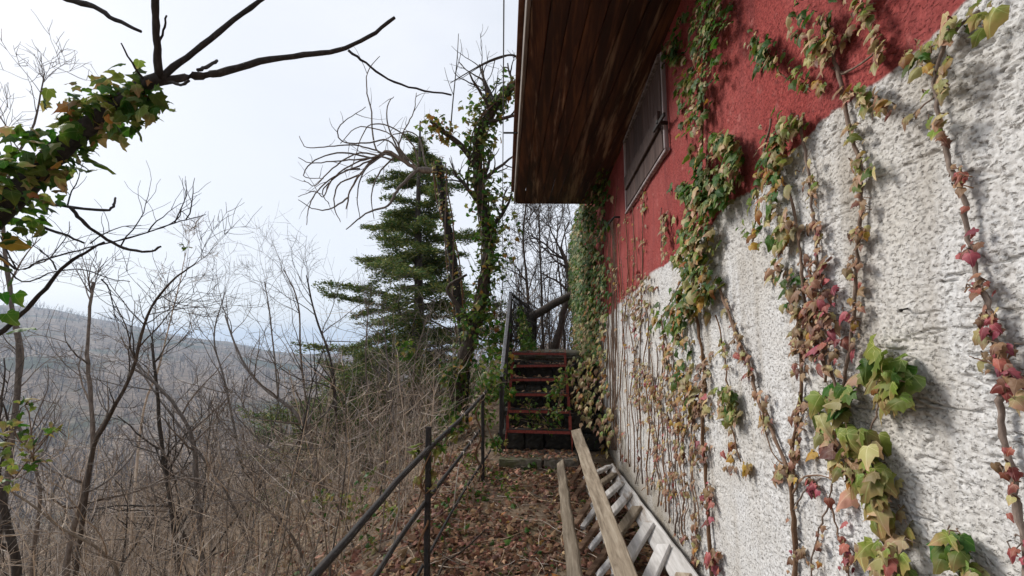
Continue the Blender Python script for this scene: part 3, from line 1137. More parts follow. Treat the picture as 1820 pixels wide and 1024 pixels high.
lad = thing('wooden_ladder', 'old ladder with flaking white paint lying on its side against the wall', 'ladder', (W - .1, 3.4, 0.15))
rt0, rt1 = P3(1083, 832, W - .09), P3(1215, 1024, W - .10)
rdir = (rt1 - rt0).normalized()
rt2 = rt1 + rdir * 0.55
b = Boxes(); b.bar(rt0, rt2, 0.035, 0.125, up=(.78, 0, .62), jit=0.004, bev=0.006); b.build('side_rail', M_WHITEWOOD, lad)
low = Vector((-0.26, -0.42, -0.20))
nr = 9
lr0, lr1 = rt0 + low + rdir * -.05, rt2 + low
for p in (lr0, lr1):
    p.z = max(p.z, gz(p.x, p.y) + 0.03)
b = Boxes(); b.bar(lr0, lr1, 0.035, 0.11, up=(.78, 0, .62), jit=0.004, bev=0.006); b.build('side_rail', M_WHITEWOOD, lad)
tot = (rt2 - rt0).length
for k in range(nr):
    t = (0.03 + k * 0.118)
    if t > .99: break
    a = rt0.lerp(rt2, t) + Vector((-.02, 0, .035)); c2 = lr0.lerp(lr1, t) + Vector((-.02, 0, .04))
    b = Boxes(); b.bar(a, c2 + (c2 - a) * .08, 0.085, 0.032, up=(-.3, 0, 1), jit=0.004, bev=0.006); b.build('rung', M_WHITEWOOD if k % 3 != 1 else M_PLANK, lad)

fr = thing('slatted_frame', 'broken brown slatted wooden frame lying under the long plank', 'wooden frame', (0.5, 4.0, 0.2))
for k, (a, c2, mt) in enumerate((((1032, 796), (1004, 836), M_BROWNSLAT), ((1042, 815), (1010, 868), M_BROWNSLAT), ((1050, 842), (1018, 888), M_BROWNSLAT),
                                 ((1062, 872), (1022, 934), M_BROWNSLAT), ((1072, 884), (1036, 938), M_WHITEWOOD), ((1075, 915), (1030, 978), M_BROWNSLAT),
                                 ((1082, 935), (1048, 976), M_WHITEWOOD), ((1095, 955), (1045, 1024), M_BROWNSLAT), ((1100, 980), (1062, 1024), M_WHITEWOOD))):
    pa = P3(a[0], a[1], 0.60 - .004 * k)
    pa.z = gz(pa.x, pa.y) + 0.20
    y = pa.y - .30
    v1, v2 = ray(*a), ray(*c2)
    # keep the slat on the ground side: foot from the ray meeting the ground
    pb_ = CAMP + v2 * ((0.05 * 4 + 0.03 - EYE) / v2.z)
    pa_ = CAMP + v1 * ((0.05 * 4 + 0.17 - EYE) / v1.z)
    b = Boxes(); b.bar(pa_, pb_, 0.045, 0.03, jit=0.002, bev=0.005); b.build('slat', mt, fr)
b = Boxes()
g1 = CAMP + ray(1035, 800) * ((0.36 - EYE) / ray(1035, 800).z); g2 = CAMP + ray(1120, 1020) * ((0.30 - EYE) / ray(1120, 1020).z)
b.bar(g1, g2, 0.035, 0.05, jit=.002, bev=.005); b.build('bearer', M_BROWNSLAT, fr)

def ground_ray(px, py, h):
    v = ray(px, py)
    t = (h - EYE) / v.z
    for _ in range(6):
        p = CAMP + v * t
        t = (gz(p.x, p.y) + h - EYE) / v.z
    return CAMP + v * t
pk = Boxes()
pa, pb_ = ground_ray(1024, 766, 0.42), ground_ray(1112, 1024, 0.36)
pk.bar(pa, pb_ + (pb_ - pa) * .15, 0.115, 0.03, up=(-.25, 0, 1), jit=0.003, bev=0.006)
o = pk.build('long_plank', M_PLANK)
tag(o, 'long grey brown plank lying on top of the ladder and slats', 'plank')
pk = Boxes()
pa, pb_ = ground_ray(996, 822, 0.14), ground_ray(1022, 1024, 0.30)
pk.bar(pa, pb_ + (pb_ - pa) * .2, 0.09, 0.035, up=(-.6, 0, .8), jit=0.006, bev=0.007)
o = pk.build('short_plank', M_PLANK)
tag(o, 'wavy edged weathered plank nearest the path leaves, with a broken end', 'plank')


# ------------------------------------------------------------------ ivy on the wall
def wall_leaf(px, py, out, size, ks, droop=0.55):
    p = on_wall(px, py, out)
    n = Vector((-1, random.gauss(-0.10, 0.42), abs(random.gauss(droop, 0.35)))).normalized()
    t = Vector((random.gauss(0, .25), random.gauss(0, 0.6), -1))
    x, y, z = frame(n, t)
    s = size * random.choice([.45, .6, .8, .9, 1.0, 1.1, 1.3]) * random.uniform(.85, 1.1) * max(.62, min(1.5, .64 + (p.y - .9) * .57))
    return (p - y * s * 0.25, x, y, z, s, pick_kind(ks))


def vine_leaves(poly, hw, n, size, bulge, ks, droop=0.55):
    """leaves round a polyline given in photo pixels"""
    res = []
    seg = [(Vector(poly[i]).to_2d(), Vector(poly[i + 1]).to_2d()) for i in range(len(poly) - 1)]
    ln = [(b - a).length for a, b in seg]
    n = int(n * (1.15 if poly[0][0] > 1560 else (1.35 if poly[0][0] > 1320 else (1.75 if hw >= 15 else 1.2))))
    cl = []
    for _ in range(max(3, n // 8)):
        (a, b) = random.choices(seg, ln)[0]
        cl.append(a.lerp(b, random.random()))
    for _ in range(n):
        if sum(ln) > 110 and random.random() < .75:
            c = random.choice(cl) + Vector((random.gauss(0, hw * .45), random.gauss(0, hw * .7)))
        else:
            (a, b) = random.choices(seg, ln)[0]
            c = a.lerp(b, random.random())
        off = Vector((max(-1.7, min(1.7, random.gauss(0, .62))) * hw, random.gauss(0, .45) * hw))
        d = off.length / max(hw, 1)
        out = 0.012 + bulge * max(0.05, 1 - 0.45 * d * d) * random.uniform(0.25, 1.0)
        res.append(wall_leaf(c.x + off.x, c.y + off.y, out, size, ks, droop))
    return res


def vine_stem(tb, poly, r0, r1, out=0.012, jit=2.0):
    pts = [on_wall(px + random.uniform(-jit, jit), py, out) for px, py in poly]
    k_ = max(.5, min(1.0, .5 + (pts[0].y - 1.2) * .5))
    r0, r1 = r0 * k_, r1 * k_
    pts = smooth_poly(pts, 5)
    w_ = .0016 if pts[0].y < 1.6 else .004
    pts = [p + Vector((random.uniform(-.003, .003), random.gauss(0, w_), 0)) for p in pts]
    tb.add(pts, [r * random.uniform(.8, 1.2) for r in lin(r0, r1, len(pts))], 7)
    # aerial rootlets clinging to the wall
    for i in range(0, len(pts) - 1, 2):
        if random.random() < 0.7 and r0 > 0.004:
            p = pts[i]
            q_ = p + Vector((0.014, random.uniform(-.02, .02), random.uniform(-.03, .03)))
            m_ = p.lerp(q_, .5) + Vector((-.004, 0, random.uniform(-.01, .01)))
            tb.add([p, m_, q_], [r1 * .3, r1 * .25, r1 * .12], 4)


def vine(label, stems, leaves, minpx=9.0, group='ivy climbing the house wall'):
    p0 = on_wall(*stems[0][0][-1])
    t = thing('climbing_ivy', label, 'ivy', (W - .03, p0.y, p0.z), group)
    tb = Tubes()
    ls = []
    for s in stems:
        vine_stem(tb, s[0], s[1], s[2], s[3] if len(s) > 3 else 0.012)
    for l in leaves:
        ls += vine_leaves(*l)
    # leaf stalks
    for l in ls:
        if random.random() < 0.4:
            p = Vector(l[0]); q_ = p + Vector((min(0.02, (W - p.x) * .45), random.gauss(0.008, .012), random.uniform(-.01, .012)))
            tb.add([q_, p.lerp(q_, .5) + Vector((-.005, 0, .006)), p], [.0016, .0014, .001], 3, cap=False)
    tb.build('stem', M_VINE, t)
    add_leaves(ls, t, minpx)
    return t


G, Y, C_, P_, R_, O_ = 'G', 'Y', 'C', 'P', 'R', 'O'
mixGY = [(G, 6), (Y, 3), (C_, 2)]
mixG = [(G, 8), (Y, 2), (C_, 1)]
mixYC = [(Y, 4), (C_, 4), (G, 1.2), (O_, 1)]
mixC = [(C_, 6), (P_, 2), (O_, 1), (Y, 1.5)]
mixP = [(P_, 7), (R_, 1), (C_, 2.6), (O_, .8)]
mixR = [(R_, 6), (P_, 4), (C_, 1)]
mixFar = [(G, 4), (Y, 3), (C_, 4), (P_, 2), (O_, 1.5)]

vine('ivy with crimson leaves on a thick bare stem at the right edge of wall',
     [([(1740, 20), (1692, 62), (1663, 115), (1665, 190), (1674, 245), (1692, 300), (1712, 352), (1722, 425), (1737, 500), (1762, 560), (1772, 625), (1777, 690), (1782, 750), (1790, 815), (1805, 880), (1818, 960), (1830, 1060)], .0075, .0125),
      ([(1777, 650), (1745, 640), (1722, 633)], .004, .002), ([(1782, 690), (1805, 672), (1830, 668)], .004, .003), ([(1668, 165), (1640, 190), (1610, 215)], .004, .003)],
     [([(1790, -10), (1740, 25), (1690, 60)], 22, 13, .075, .06, [(C_, 4), (Y, 4)]), ([(1690, 50), (1640, 90), (1600, 120)], 14, 16, .045, .04, mixYC),
      ([(1672, 110), (1664, 190), (1676, 250)], 16, 24, .05, .045, mixC), ([(1690, 280), (1716, 380), (1724, 440)], 12, 18, .034, .02, mixR),
      ([(1725, 420), (1740, 510), (1764, 590)], 14, 26, .034, .022, mixR), ([(1760, 600), (1775, 680)], 22, 16, .042, .03, mixR), ([(1790, 660), (1815, 720)], 14, 12, .05, .03, mixR + [(C_, 2)]),
      ([(1778, 740), (1800, 900), (1815, 1000)], 16, 14, .036, .025, mixR), ([(1625, 195), (1600, 220)], 10, 5, .04, .02, mixP)])

vine('ivy with a pale twisting stem crossing from red paint down the white wall',
     [([(1500, -60), (1528, 0), (1540, 40), (1558, 88), (1500, 130), (1482, 120)], .006, .006), ([(1455, 30), (1482, 95), (1500, 165), (1512, 235), (1530, 300), (1528, 380), (1522, 460), (1518, 550), (1506, 660), (1490, 720)], .0095, .008),
      ([(1500, 165), (1540, 170), (1580, 190)], .004, .003)],
     [([(1440, -20), (1430, 60), (1440, 90)], 26, 34, .042, .07, [(G, 5), (C_, 4), (Y, 2)]), ([(1470, 60), (1460, 110)], 24, 22, .045, .05, mixC),
      ([(1525, -10), (1540, 60)], 22, 22, .045, .05, mixC), ([(1400, 130), (1450, 160)], 18, 24, .036, .06, [(O_, 4), (G, 4), (Y, 2)]),
      ([(1560, 80), (1560, 110)], 12, 9, .055, .04, mixC), ([(1500, 165), (1580, 190)], 18, 24, .045, .05, mixC + [(P_, 2)]),
      ([(1510, 230), (1530, 300), (1528, 340)], 14, 26, .04, .035, mixYC), ([(1527, 340), (1520, 500), (1506, 640)], 11, 44, .032, .025, mixP)])

vine('dark green ivy tuft with white tipped leaves alone on the red paint',
     [([(1340, 60), (1360, 95), (1395, 135), (1430, 150)], .003, .003)],
     [([(1338, 65), (1352, 95), (1375, 120)], 17, 58, .036, .06, [(G, 7), (C_, 2)])])

vine('slim ivy stem with pinkish leaves between leafy tuft and pale twisting stem',
     [([(1418, 205), (1424, 245), (1438, 310), (1446, 380), (1450, 450), (1452, 520), (1470, 600)], .007, .006)],
     [([(1424, 240), (1446, 360)], 9, 18, .03, .03, mixC), ([(1446, 360), (1452, 510)], 12, 34, .034, .025, mixP), ([(1425, 215), (1400, 225)], 14, 16, .04, .04, mixYC)])

vine('bushy green and cream ivy hanging over the edge between red and white',
     [([(1372, 210), (1362, 280), (1395, 330), (1412, 380), (1422, 450), (1425, 510), (1440, 580), (1462, 650)], .006, .007), ([(1362, 280), (1345, 360), (1340, 430)], .004, .003)],
     [([(1390, 215), (1375, 270), (1358, 300)], 24, 60, .042, .07, [(G, 4), (Y, 3), (C_, 4), (O_, 1.5)]), ([(1370, 310), (1345, 390), (1345, 430)], 24, 55, .042, .07, [(G, 5), (Y, 2), (C_, 4), (O_, 2)]),
      ([(1395, 380), (1385, 440)], 22, 30, .045, .05, mixC), ([(1380, 470), (1400, 510), (1412, 570)], 16, 32, .04, .04, [(C_, 4), (P_, 3), (G, 2)])])

vine('ivy thick with rose red leaves above the large lime leaves',
     [([(1440, 480), (1448, 560), (1460, 620), (1470, 680)], .007, .007)],
     [([(1448, 500), (1455, 570), (1470, 640)], 22, 90, .038, .05, [(R_, 4), (P_, 6), (C_, 1)]), ([(1432, 520), (1440, 640)], 14, 30, .034, .03, mixP)])

vine('ivy with the largest lime and pink leaves, low on the white wall',
     [([(1470, 640), (1490, 700), (1500, 760), (1530, 830), (1550, 900), (1575, 980), (1590, 1060)], .007, .006), ([(1560, 690), (1555, 740), (1540, 775), (1510, 790)], .005, .004)],
     [([(1548, 640), (1600, 690)], 26, 24, .085, .07, [(Y, 8), (G, 2)]), ([(1560, 690), (1600, 710)], 22, 16, .085, .06, [(Y, 8), (O_, 1)]), ([(1480, 680), (1475, 760)], 20, 18, .08, .06, [(Y, 5), (C_, 3), (G, 1.5)]),
      ([(1500, 690), (1500, 720)], 12, 5, .085, .06, [(G, 4), (Y, 1)]), ([(1495, 775), (1550, 810)], 24, 22, .08, .07, [(Y, 6), (C_, 2)]), ([(1465, 780), (1500, 850)], 22, 20, .06, .05, mixC),
      ([(1540, 840), (1565, 920)], 26, 34, .075, .06, [(Y, 5), (C_, 5)]), ([(1560, 960), (1590, 1040)], 28, 26, .075, .06, [(Y, 4), (C_, 5), (R_, 1)])])

vine('ivy with a thick bare trunk and a slanting side stem, curled brown leaves',
     [([(1420, 560), (1425, 690), (1412, 780), (1408, 860), (1410, 940), (1412, 1060)], .008, .0135), ([(1275, 500), (1290, 540), (1305, 590), (1330, 650), (1345, 700), (1372, 765), (1408, 855)], .007, .007),
      ([(1410, 878), (1425, 850), (1455, 845), (1478, 852)], .005, .003), ([(1410, 908), (1432, 870), (1455, 850)], .004, .003), ([(1350, 730), (1370, 800), (1400, 830)], .003, .003)],
     [([(1418, 580), (1425, 690), (1408, 820)], 10, 60, .030, .03, [(P_, 6), (C_, 3)]), ([(1290, 540), (1340, 690), (1372, 765)], 9, 46, .03, .025, mixP), ([(1410, 830), (1412, 1030)], 12, 14, .03, .02, mixP),
      ([(1380, 830), (1395, 850)], 14, 14, .034, .03, [(C_, 3), (P_, 4)]), ([(1440, 860), (1450, 880)], 12, 8, .032, .02, mixR)])

vine('thin forked ivy runner with small crimson leaves at bottom of wall',
     [([(1478, 860), (1472, 890), (1458, 940), (1445, 990), (1440, 1050)], .004, .004), ([(1475, 890), (1490, 950), (1505, 1000), (1512, 1050)], .004, .004)],
     [([(1478, 890), (1495, 960), (1508, 1030)], 8, 20, .03, .02, mixR), ([(1462, 930), (1442, 1020)], 7, 8, .026, .02, mixP)])

vine('densest leafy ivy column running down from the eave past the window',
     [([(1262, -40), (1255, 60), (1245, 160), (1250, 260), (1240, 360), (1228, 460), (1240, 560), (1250, 660), (1248, 760), (1258, 880), (1266, 1060)], .007, .010),
      ([(1255, 60), (1225, 130), (1195, 165)], .004, .003), ([(1240, 190), (1215, 225)], .003, .003), ([(1228, 460), (1190, 540), (1165, 580)], .004, .003), ([(1250, 280), (1290, 270)], .004, .003)],
     [([(1255, -20), (1252, 60), (1245, 120)], 24, 120, .036, .10, mixG), ([(1240, 120), (1228, 200), (1240, 240)], 20, 80, .034, .09, [(G, 6), (C_, 2), (O_, 1), (Y, 1)]), ([(1190, 100), (1205, 108)], 9, 22, .04, .06, mixG), ([(1180, 110), (1200, 60), (1215, 20)], 12, 40, .036, .06, mixG),
      ([(1205, 145), (1225, 150)], 9, 14, .04, .06, [(G, 3), (Y, 4)]), ([(1275, 245), (1300, 275)], 18, 50, .044, .10, mixGY), ([(1285, 300), (1270, 350), (1240, 380)], 22, 80, .044, .10, mixGY), ([(1210, 335), (1235, 355)], 16, 50, .042, .09, mixGY),
      ([(1240, 270), (1250, 330)], 18, 40, .04, .08, [(G, 4), (C_, 3), (O_, 2)]), ([(1235, 395), (1225, 440), (1240, 500)], 30, 120, .042, .09, [(G, 4), (Y, 4), (C_, 3), (O_, 2)]),
      ([(1240, 500), (1215, 540), (1185, 580)], 30, 110, .042, .10, [(G, 6), (Y, 4), (C_, 2), (O_, 2.5)]), ([(1205, 600), (1215, 700), (1220, 740)], 18, 70, .036, .06, [(C_, 4), (O_, 2), (P_, 3), (G, 2)]),
      ([(1248, 640), (1244, 760)], 12, 50, .032, .04, mixP), ([(1242, 760), (1256, 880), (1265, 1020)], 10, 60, .03, .03, mixR + [(P_, 5)])], 8)

vine('small lime leaved ivy spray beside the densest column, one ochre leaf below',
     [([(1275, 560), (1285, 620), (1295, 690), (1300, 760), (1318, 820)], .004, .003)],
     [([(1288, 690), (1300, 750)], 15, 36, .038, .05, [(Y, 5), (G, 2), (C_, 3)]), ([(1322, 828), (1328, 834)], 5, 3, .045, .03, [(O_, 4), (Y, 1)]), ([(1282, 600), (1290, 660)], 8, 12, .03, .03, mixC), ([(1300, 770), (1300, 840)], 10, 14, .03, .02, mixP)])

vine('small curled green ivy tuft near the bottom right of wall',
     [([(1686, 935), (1690, 970), (1710, 1010), (1730, 1050)], .003, .003)],
     [([(1682, 960), (1700, 1005)], 19, 26, .062, .05, [(G, 6), (Y, 4)]), ([(1715, 1010), (1730, 1040)], 12, 8, .06, .04, [(Y, 4), (C_, 2)])])

vine('brown ivy clump at the point where red paint meets white',
     [([(1142, 330), (1141, 400), (1142, 480), (1140, 560), (1136, 700), (1140, 860)], .004, .006)],
     [([(1142, 490), (1132, 540), (1130, 590)], 14, 90, .036, .06, [(P_, 5), (C_, 4), (R_, 1)]), ([(1141, 340), (1142, 480)], 4, 26, .028, .02, mixC), ([(1136, 640), (1138, 760)], 9, 50, .032, .04, mixP)], 8)

vine('ivy wisp on the red wall just below the window',
     [([(1176, 370), (1177, 420), (1178, 470)], .003, .003)],
     [([(1177, 378), (1178, 460)], 5, 30, .034, .04, [(C_, 5), (P_, 2), (G, 1)])], 8)

ORD = ['first', 'second', 'third', 'fourth', 'fifth', 'sixth', 'seventh', 'eighth', 'ninth', 'tenth', 'eleventh', 'twelfth', 'thirteenth']
thin = [(1094, 330, 800), (1103, 400, 820), (1112, 380, 830), (1122, 360, 840), (1131, 600, 860), (1148, 540, 880), (1158, 590, 870), (1166, 620, 900), (1174, 560, 910), (1186, 600, 930), (1198, 640, 950), (1212, 720, 960), (1228, 700, 1000)]
for k, (x, y0, y1) in enumerate(thin):
    pl = [(x + random.uniform(-4.5, 4.5) - 0.012 * (y0 - y1) * (x - 965) / 200 * s_, y0 + (y1 - y0) * s_) for s_ in lin(0, 1, 8)]
    vine('thin ivy strand on wall, %s counting from the leafy far corner' % ORD[k],
         [(pl, .0045, .006), ([(p[0] + random.uniform(3, 6), p[1]) for p in pl[1:]], .003, .003)],
         [(pl[1:], 4.0, 26 + 2 * k, .024, .03, mixP), (pl[:4], 4, 12, .024, .03, mixC), (pl[2:4], 5, 10, .03, .05, [(C_, 4), (P_, 4), (O_, 2)])], 8, 'thin ivy strands on the white wall')

# the dense ivy over the far corner
dense = thing('corner_ivy', 'dense ivy mat hiding the far corner of house beside the red stairs', 'ivy', (W - .2, 7.0, .5))
tb = Tubes()
ls = []
for k in range(40):
    x = random.uniform(1032, 1095)
    pl = [(x + random.uniform(-4, 4), yy) for yy in (800, 700, 620, 540, 460, 390)]
    vine_stem(tb, pl, .006, .003, 0.02)
tb.build('stem', M_VINE, dense)
def dense_leaf(y, z, outm, size, ks):
    p = Vector((W - .02 - outm * random.uniform(.35, 1.0), y, z))
    n = Vector((-1, random.gauss(-0.35, 0.45), abs(random.gauss(.5, .35)))).normalized()
    x_, y_, z_ = frame(n, Vector((0, random.gauss(0, .6), -1)))
    return (p, x_, y_, z_, size * random.uniform(.7, 1.3), pick_kind(ks))
for _ in range(8200):
    y = 4.9 + 5.2 * random.random() ** 0.8
    z = random.uniform(0.15, SOFF + .3)
    rel = z - EYE
    edge_ = 6.0 - 0.5 * rel if rel > 0 else 5.55 - 0.25 * rel * 0
    edge_ += 0.35 * math.sin(z * 5) + random.gauss(0, .25)
    if y < edge_:
        continue
    if y > 9.3 and 1.2 < z < 2.45 and random.random() < .85:
        continue
    thick = (0.42 if rel < -0.2 else 0.22) * min(1, (y - edge_ + .1) * 1.2)
    ks = [(G, 8), (Y, 2), (C_, 1.2), (O_, .5)] if rel > .35 else ([(G, 3), (Y, 3), (C_, 4), (O_, 1)] if rel > -.2 else [(C_, 6), (P_, 3), (Y, 2), (G, 1.2), (O_, 1.5)])
    ls.append(dense_leaf(y, z, thick, .075, ks))
add_leaves(ls, dense, 7.5)

# ------------------------------------------------------------------ trees
def grow(tb, p, d, length, r, lvl, up=0.08, wig=0.22, kids=(4, 7), spread=(25, 60), shrink=(.42, .68), minr=.0022, sides=None):
    n = 6 if lvl > 0 else 4
    pts = [Vector(p)]
    d = Vector(d).normalized()
    dirs = [d.copy()]
    for i in range(n):
        d = (d + rand_unit() * wig + Vector((0, 0, up))).normalized()
        pts.append(pts[-1] + d * (length / n))
        dirs.append(d.copy())
    r_end = max(minr * .6, r * 0.35)
    tb.add(pts, lin(r, r_end, n + 1), sides or (6 if r > .02 else (5 if r > .008 else 3)), cap=r > .01)
    if lvl <= 0:
        return
    k = random.randint(*kids)
    for i in range(k):
        t = random.uniform(.22, .98)
        j = min(int(t * n), n - 1)
        q_ = pts[j].lerp(pts[j + 1], t * n - j)
        ax = dirs[j].cross(rand_unit()).normalized()
        a = math.radians(random.uniform(*spread))
        dd = (Matrix.Rotation(a, 3, ax) @ dirs[j])
        grow(tb, q_, dd, length * random.uniform(*shrink), max(minr, r * random.uniform(.35, .6) * (1 - .3 * t)), lvl - 1, up, wig, kids, spread, shrink, minr)


def path_tree(label, px_pts, ds, r0, r1, mat, lvl=2, blen=1.2, nbr=9, up=.05, group=None, cat='tree', wig=.25, minr=.003, name='bare_tree', extra=(), spread=(28, 65), to_ground=True, kids=(4, 7)):
    """trunk through photo pixels at the given camera depths, branches grown from it"""
    P = [at(px, py, d) for (px, py), d in zip(px_pts, ds)]
    if to_ground:
        b0 = P[0].copy()
        g = gz(b0.x, b0.y)
        if b0.z > g + .05:
            P = [Vector((b0.x + random.uniform(-.1, .1), b0.y + .05, g - .1))] + P
    pts = smooth_poly(P, 5)
    t = thing(name, label, cat, pts[0], group)
    tr = Tubes(); cr = Tubes()
    rr = lin(r0, r1, len(pts))
    tr.add([p + rand_unit() * r0 * .15 for p in pts], [r * random.uniform(.9, 1.1) for r in rr], 9)
    n = len(pts)
    for i in range(nbr):
        s_ = random.uniform(.32, 1.0) if i > 1 else 1.0
        j = min(int(s_ * (n - 1)), n - 2)
        d = (pts[j + 1] - pts[j]).normalized()
        ax = d.cross(rand_unit()).normalized()
        dd = Matrix.Rotation(math.radians(random.uniform(*spread) * (1 if s_ < 1 else .3)), 3, ax) @ d
        grow(cr, pts[j], dd, blen * random.uniform(.6, 1.15) * (1.15 - .4 * s_), max(minr, rr[j] * .55), lvl, up, wig, kids, minr=minr, spread=spread)
    for pl, dd, ra, rb in extra:
        q_ = smooth_poly([at(px, py, e) for (px, py), e in zip(pl, dd)], 4)
        cr.add(q_, lin(ra, rb, len(q_)), 5)
    tr.build('trunk', mat, t)
    if cr.by:
        cr.build('crown', mat, t)
    return t, pts, rr


# --- branch of the near tree reaching in at the upper left
nb0 = at(-330, 1300, 1.9)
nb0.z = gz(nb0.x, nb0.y) - .1
near = thing('overhanging_tree', 'dark fork limbed tree reaching in at upper left', 'tree', nb0)
tr = Tubes()
main = smooth_poly([nb0, at(-300, 1000, 1.85), at(-230, 700, 1.75), at(-120, 500, 1.65), at(-40, 412, 1.6), at(40, 335, 1.58), at(110, 262, 1.56), at(180, 207, 1.55), at(250, 155, 1.55), at(285, 138, 1.55)], 4)
tr.add(main, lin(.06, .019, len(main)), 9)
tr.build('trunk', M_BARK_DARK, near)
D0 = 1.55
def nb_(pts, r0, r1, dz=0.0, d0=D0):
    q_ = smooth_poly([at(x, y, d0 + dz * i / max(1, len(pts) - 1)) for i, (x, y) in enumerate(pts)], 4)
    q_ = [p + rand_unit() * .0025 for p in q_]
    t_ = Tubes()
    t_.add(q_, [.68 * r * random.uniform(.9, 1.12) for r in lin(r0, r1, len(q_))], 8)
    t_.build('limb', M_BARK_DARK, near)
nb_([(283, 140), (279, 85), (276, 30), (274, -40)], .019, .014, -.1)
nb_([(280, 90), (290, 55), (296, 28)], .006, .004, -.05)
nb_([(283, 140), (320, 112), (375, 70), (430, 25), (490, -20)], .017, .011, .15)
nb_([(270, 148), (330, 137), (390, 130), (460, 110), (540, 97), (600, 90), (655, 66), (702, 32)], .022, .010, .35)
nb_([(620, 90), (650, 112), (690, 140), (740, 158), (803, 168)], .008, .0055, .1, 1.86)
nb_([(352, 126), (370, 117), (386, 109)], .009, .008, .1)
nb_([(300, 146), (320, 150), (336, 145)], .008, .006, -.1)
nb_([(262, 150), (240, 120), (216, 78)], .006, .003, -.1)
nb_([(-115, 495), (-190, 330), (-200, 150), (-150, 0), (-60, -45), (60, -30), (115, -4), (165, 12), (205, 35), (250, 56)], .03, .008, .0)
nb_([(-105, 485), (-90, 380), (-20, 335), (50, 352), (110, 366), (185, 374), (203, 364), (206, 351)], .013, .006, .2, 1.7)
nb_([(125, 367), (145, 392), (180, 420), (220, 440), (262, 448), (287, 438)], .011, .006, .1, 1.8)
nb_([(-125, 505), (-80, 410), (-20, 380), (60, 400), (110, 415), (150, 433)], .012, .006, .15, 1.7)
nb_([(-238, 720), (-160, 690), (-40, 620), (20, 575), (70, 525), (110, 478), (150, 450), (185, 430)], .019, .006, .2, 1.65)
nb_([(-40, 412), (0, 455), (35, 480), (70, 465), (140, 445), (200, 430), (260, 415), (312, 392), (322, 372)], .007, .003, .2, 1.9)
nb_([(200, 430), (245, 418), (300, 400), (340, 388), (366, 381)], .005, .0025, .1, 2.0)
nb_([(0, 455), (40, 500), (100, 482), (150, 480), (195, 496), (230, 500)], .005, .0025, .1, 2.0)
for (x, y, dx, dy, l_) in ((215, 437, .4, .8, .25), (262, 414, .2, 1, .18), (310, 396, .5, .6, .2), (100, 480, -.2, 1, .22), (160, 433, .5, .5, .22), (60, 470, .6, .3, .3), (120, 366, .1, 1, .2),
                          (330, 390, .6, .5, .2), (30, 480, -.1, 1, .35), (180, 496, .6, -.5, .2)):
    tw_ = Tubes()
    grow(tw_, at(x, y, 1.9), _r * dx + _u * dy, l_, .0035, 1, .02, .3, (3, 5), minr=.0012)
    tw_.build('twig', M_BARK_DARK, near)

ivn = thing('branch_ivy', 'green ivy wrapped round the dark limb at upper left', 'ivy', main[16])
tb = Tubes()
for k in range(3):
    q_ = [p + Vector((random.gauss(0, .012), 0, random.gauss(0, .02))) for p in main[10:-2]]
    tb = Tubes()
    tb.add(q_, [.006] * len(q_), 5)
    tb.build('stem', M_VINE, ivn)
ls = []
def branch_leaf(c, rad, size, ks):
    o_ = rand_unit(); o_ *= rad * random.uniform(.5, 1.15)
    n = (o_.normalized() * .7 + Vector((0, -.15, .55)) + rand_unit() * .75)
    x_, y_, z_ = frame(n, Vector((0, 0, -.55)) + o_.normalized() * .8 + rand_unit() * .9)
    s_ = size * random.uniform(.6, 1.3)
    return (Vector(c) + o_ - y_ * s_ * .3, x_, y_, z_, s_, pick_kind(ks))
kN = [(G, 8), (Y, 4.5), (O_, .5)]
for px, py, rad, n_ in ((-30, 400, .14, 46), (15, 345, .11, 40), (60, 290, .10, 30), (105, 285, .08, 26), (130, 255, .05, 10), (150, 205, .07, 28), (195, 190, .05, 14), (215, 205, .07, 24), (240, 165, .055, 18), (258, 185, .04, 10)):
    for _ in range(int(n_ * 2.0)):
        ls.append(branch_leaf(at(px + random.gauss(0, 16), py + random.gauss(0, 12), D0 + random.gauss(0, .03)) + Vector((0, 0, .012)), rad, .05, kN))
for px, py, k_, s_ in ((248, 112, Y, .075), (262, 190, G, .075), (270, 205, Y, .06), (185, 143, Y, .065), (62, 235, Y, .08), (70, 238, Y, .06), (225, 215, G, .07), (245, 215, G, .06), (168, 290, G, .075), (18, 430, O_, .07), (5, 460, O_, .07), (20, 500, G, .08), (30, 530, G, .08), (10, 525, G, .07), (45, 585, G, .06), (15, 560, G, .07), (8, 480, G, .08), (215, 140, Y, .06), (130, 190, Y, .06)):
    ls.append(branch_leaf(at(px, py, D0), .01, s_ * .95, [(k_, 1)]))
add_leaves(ls, ivn, 9)

# --- the two ivy clad stems in the middle, with drooping bare shoots
ivt, tp, trr = path_tree('crooked ivy covered tree leaning to the eave left of the stairs', [(792, 800), (805, 720), (822, 640), (845, 575), (862, 500), (868, 430), (858, 370), (848, 300), (852, 240), (880, 190), (926, 140)],
                        [7.4] * 7 + [7.2, 7.0, 6.9, 6.8], .13, .05, M_BARK, 2, 1.0, 12, .05, name='ivy_clad_tree', minr=.004, kids=(2, 4),
                        extra=[([(850, 300), (822, 262), (790, 236), (765, 215)], [7.2, 7.1, 7, 7], .06, .03), ([(926, 140), (920, 105), (905, 98), (870, 108), (830, 130), (800, 148)], [6.8] * 6, .022, .006),
                               ([(860, 112), (850, 140), (840, 160)], [6.8] * 3, .008, .004), ([(880, 106), (872, 135), (858, 150)], [6.8] * 3, .008, .004), ([(905, 98), (860, 115), (815, 143)], [6.8] * 3, .01, .004),
                               ([(800, 240), (805, 180), (812, 110), (815, 60)], [7.0] * 4, .012, .005), ([(806, 170), (795, 140), (790, 120)], [7] * 3, .006, .003), ([(810, 130), (820, 90), (818, 70)], [7] * 3, .006, .003),
                               ([(845, 590), (815, 545), (795, 512), (830, 488)], [7.3] * 4, .05, .02)])
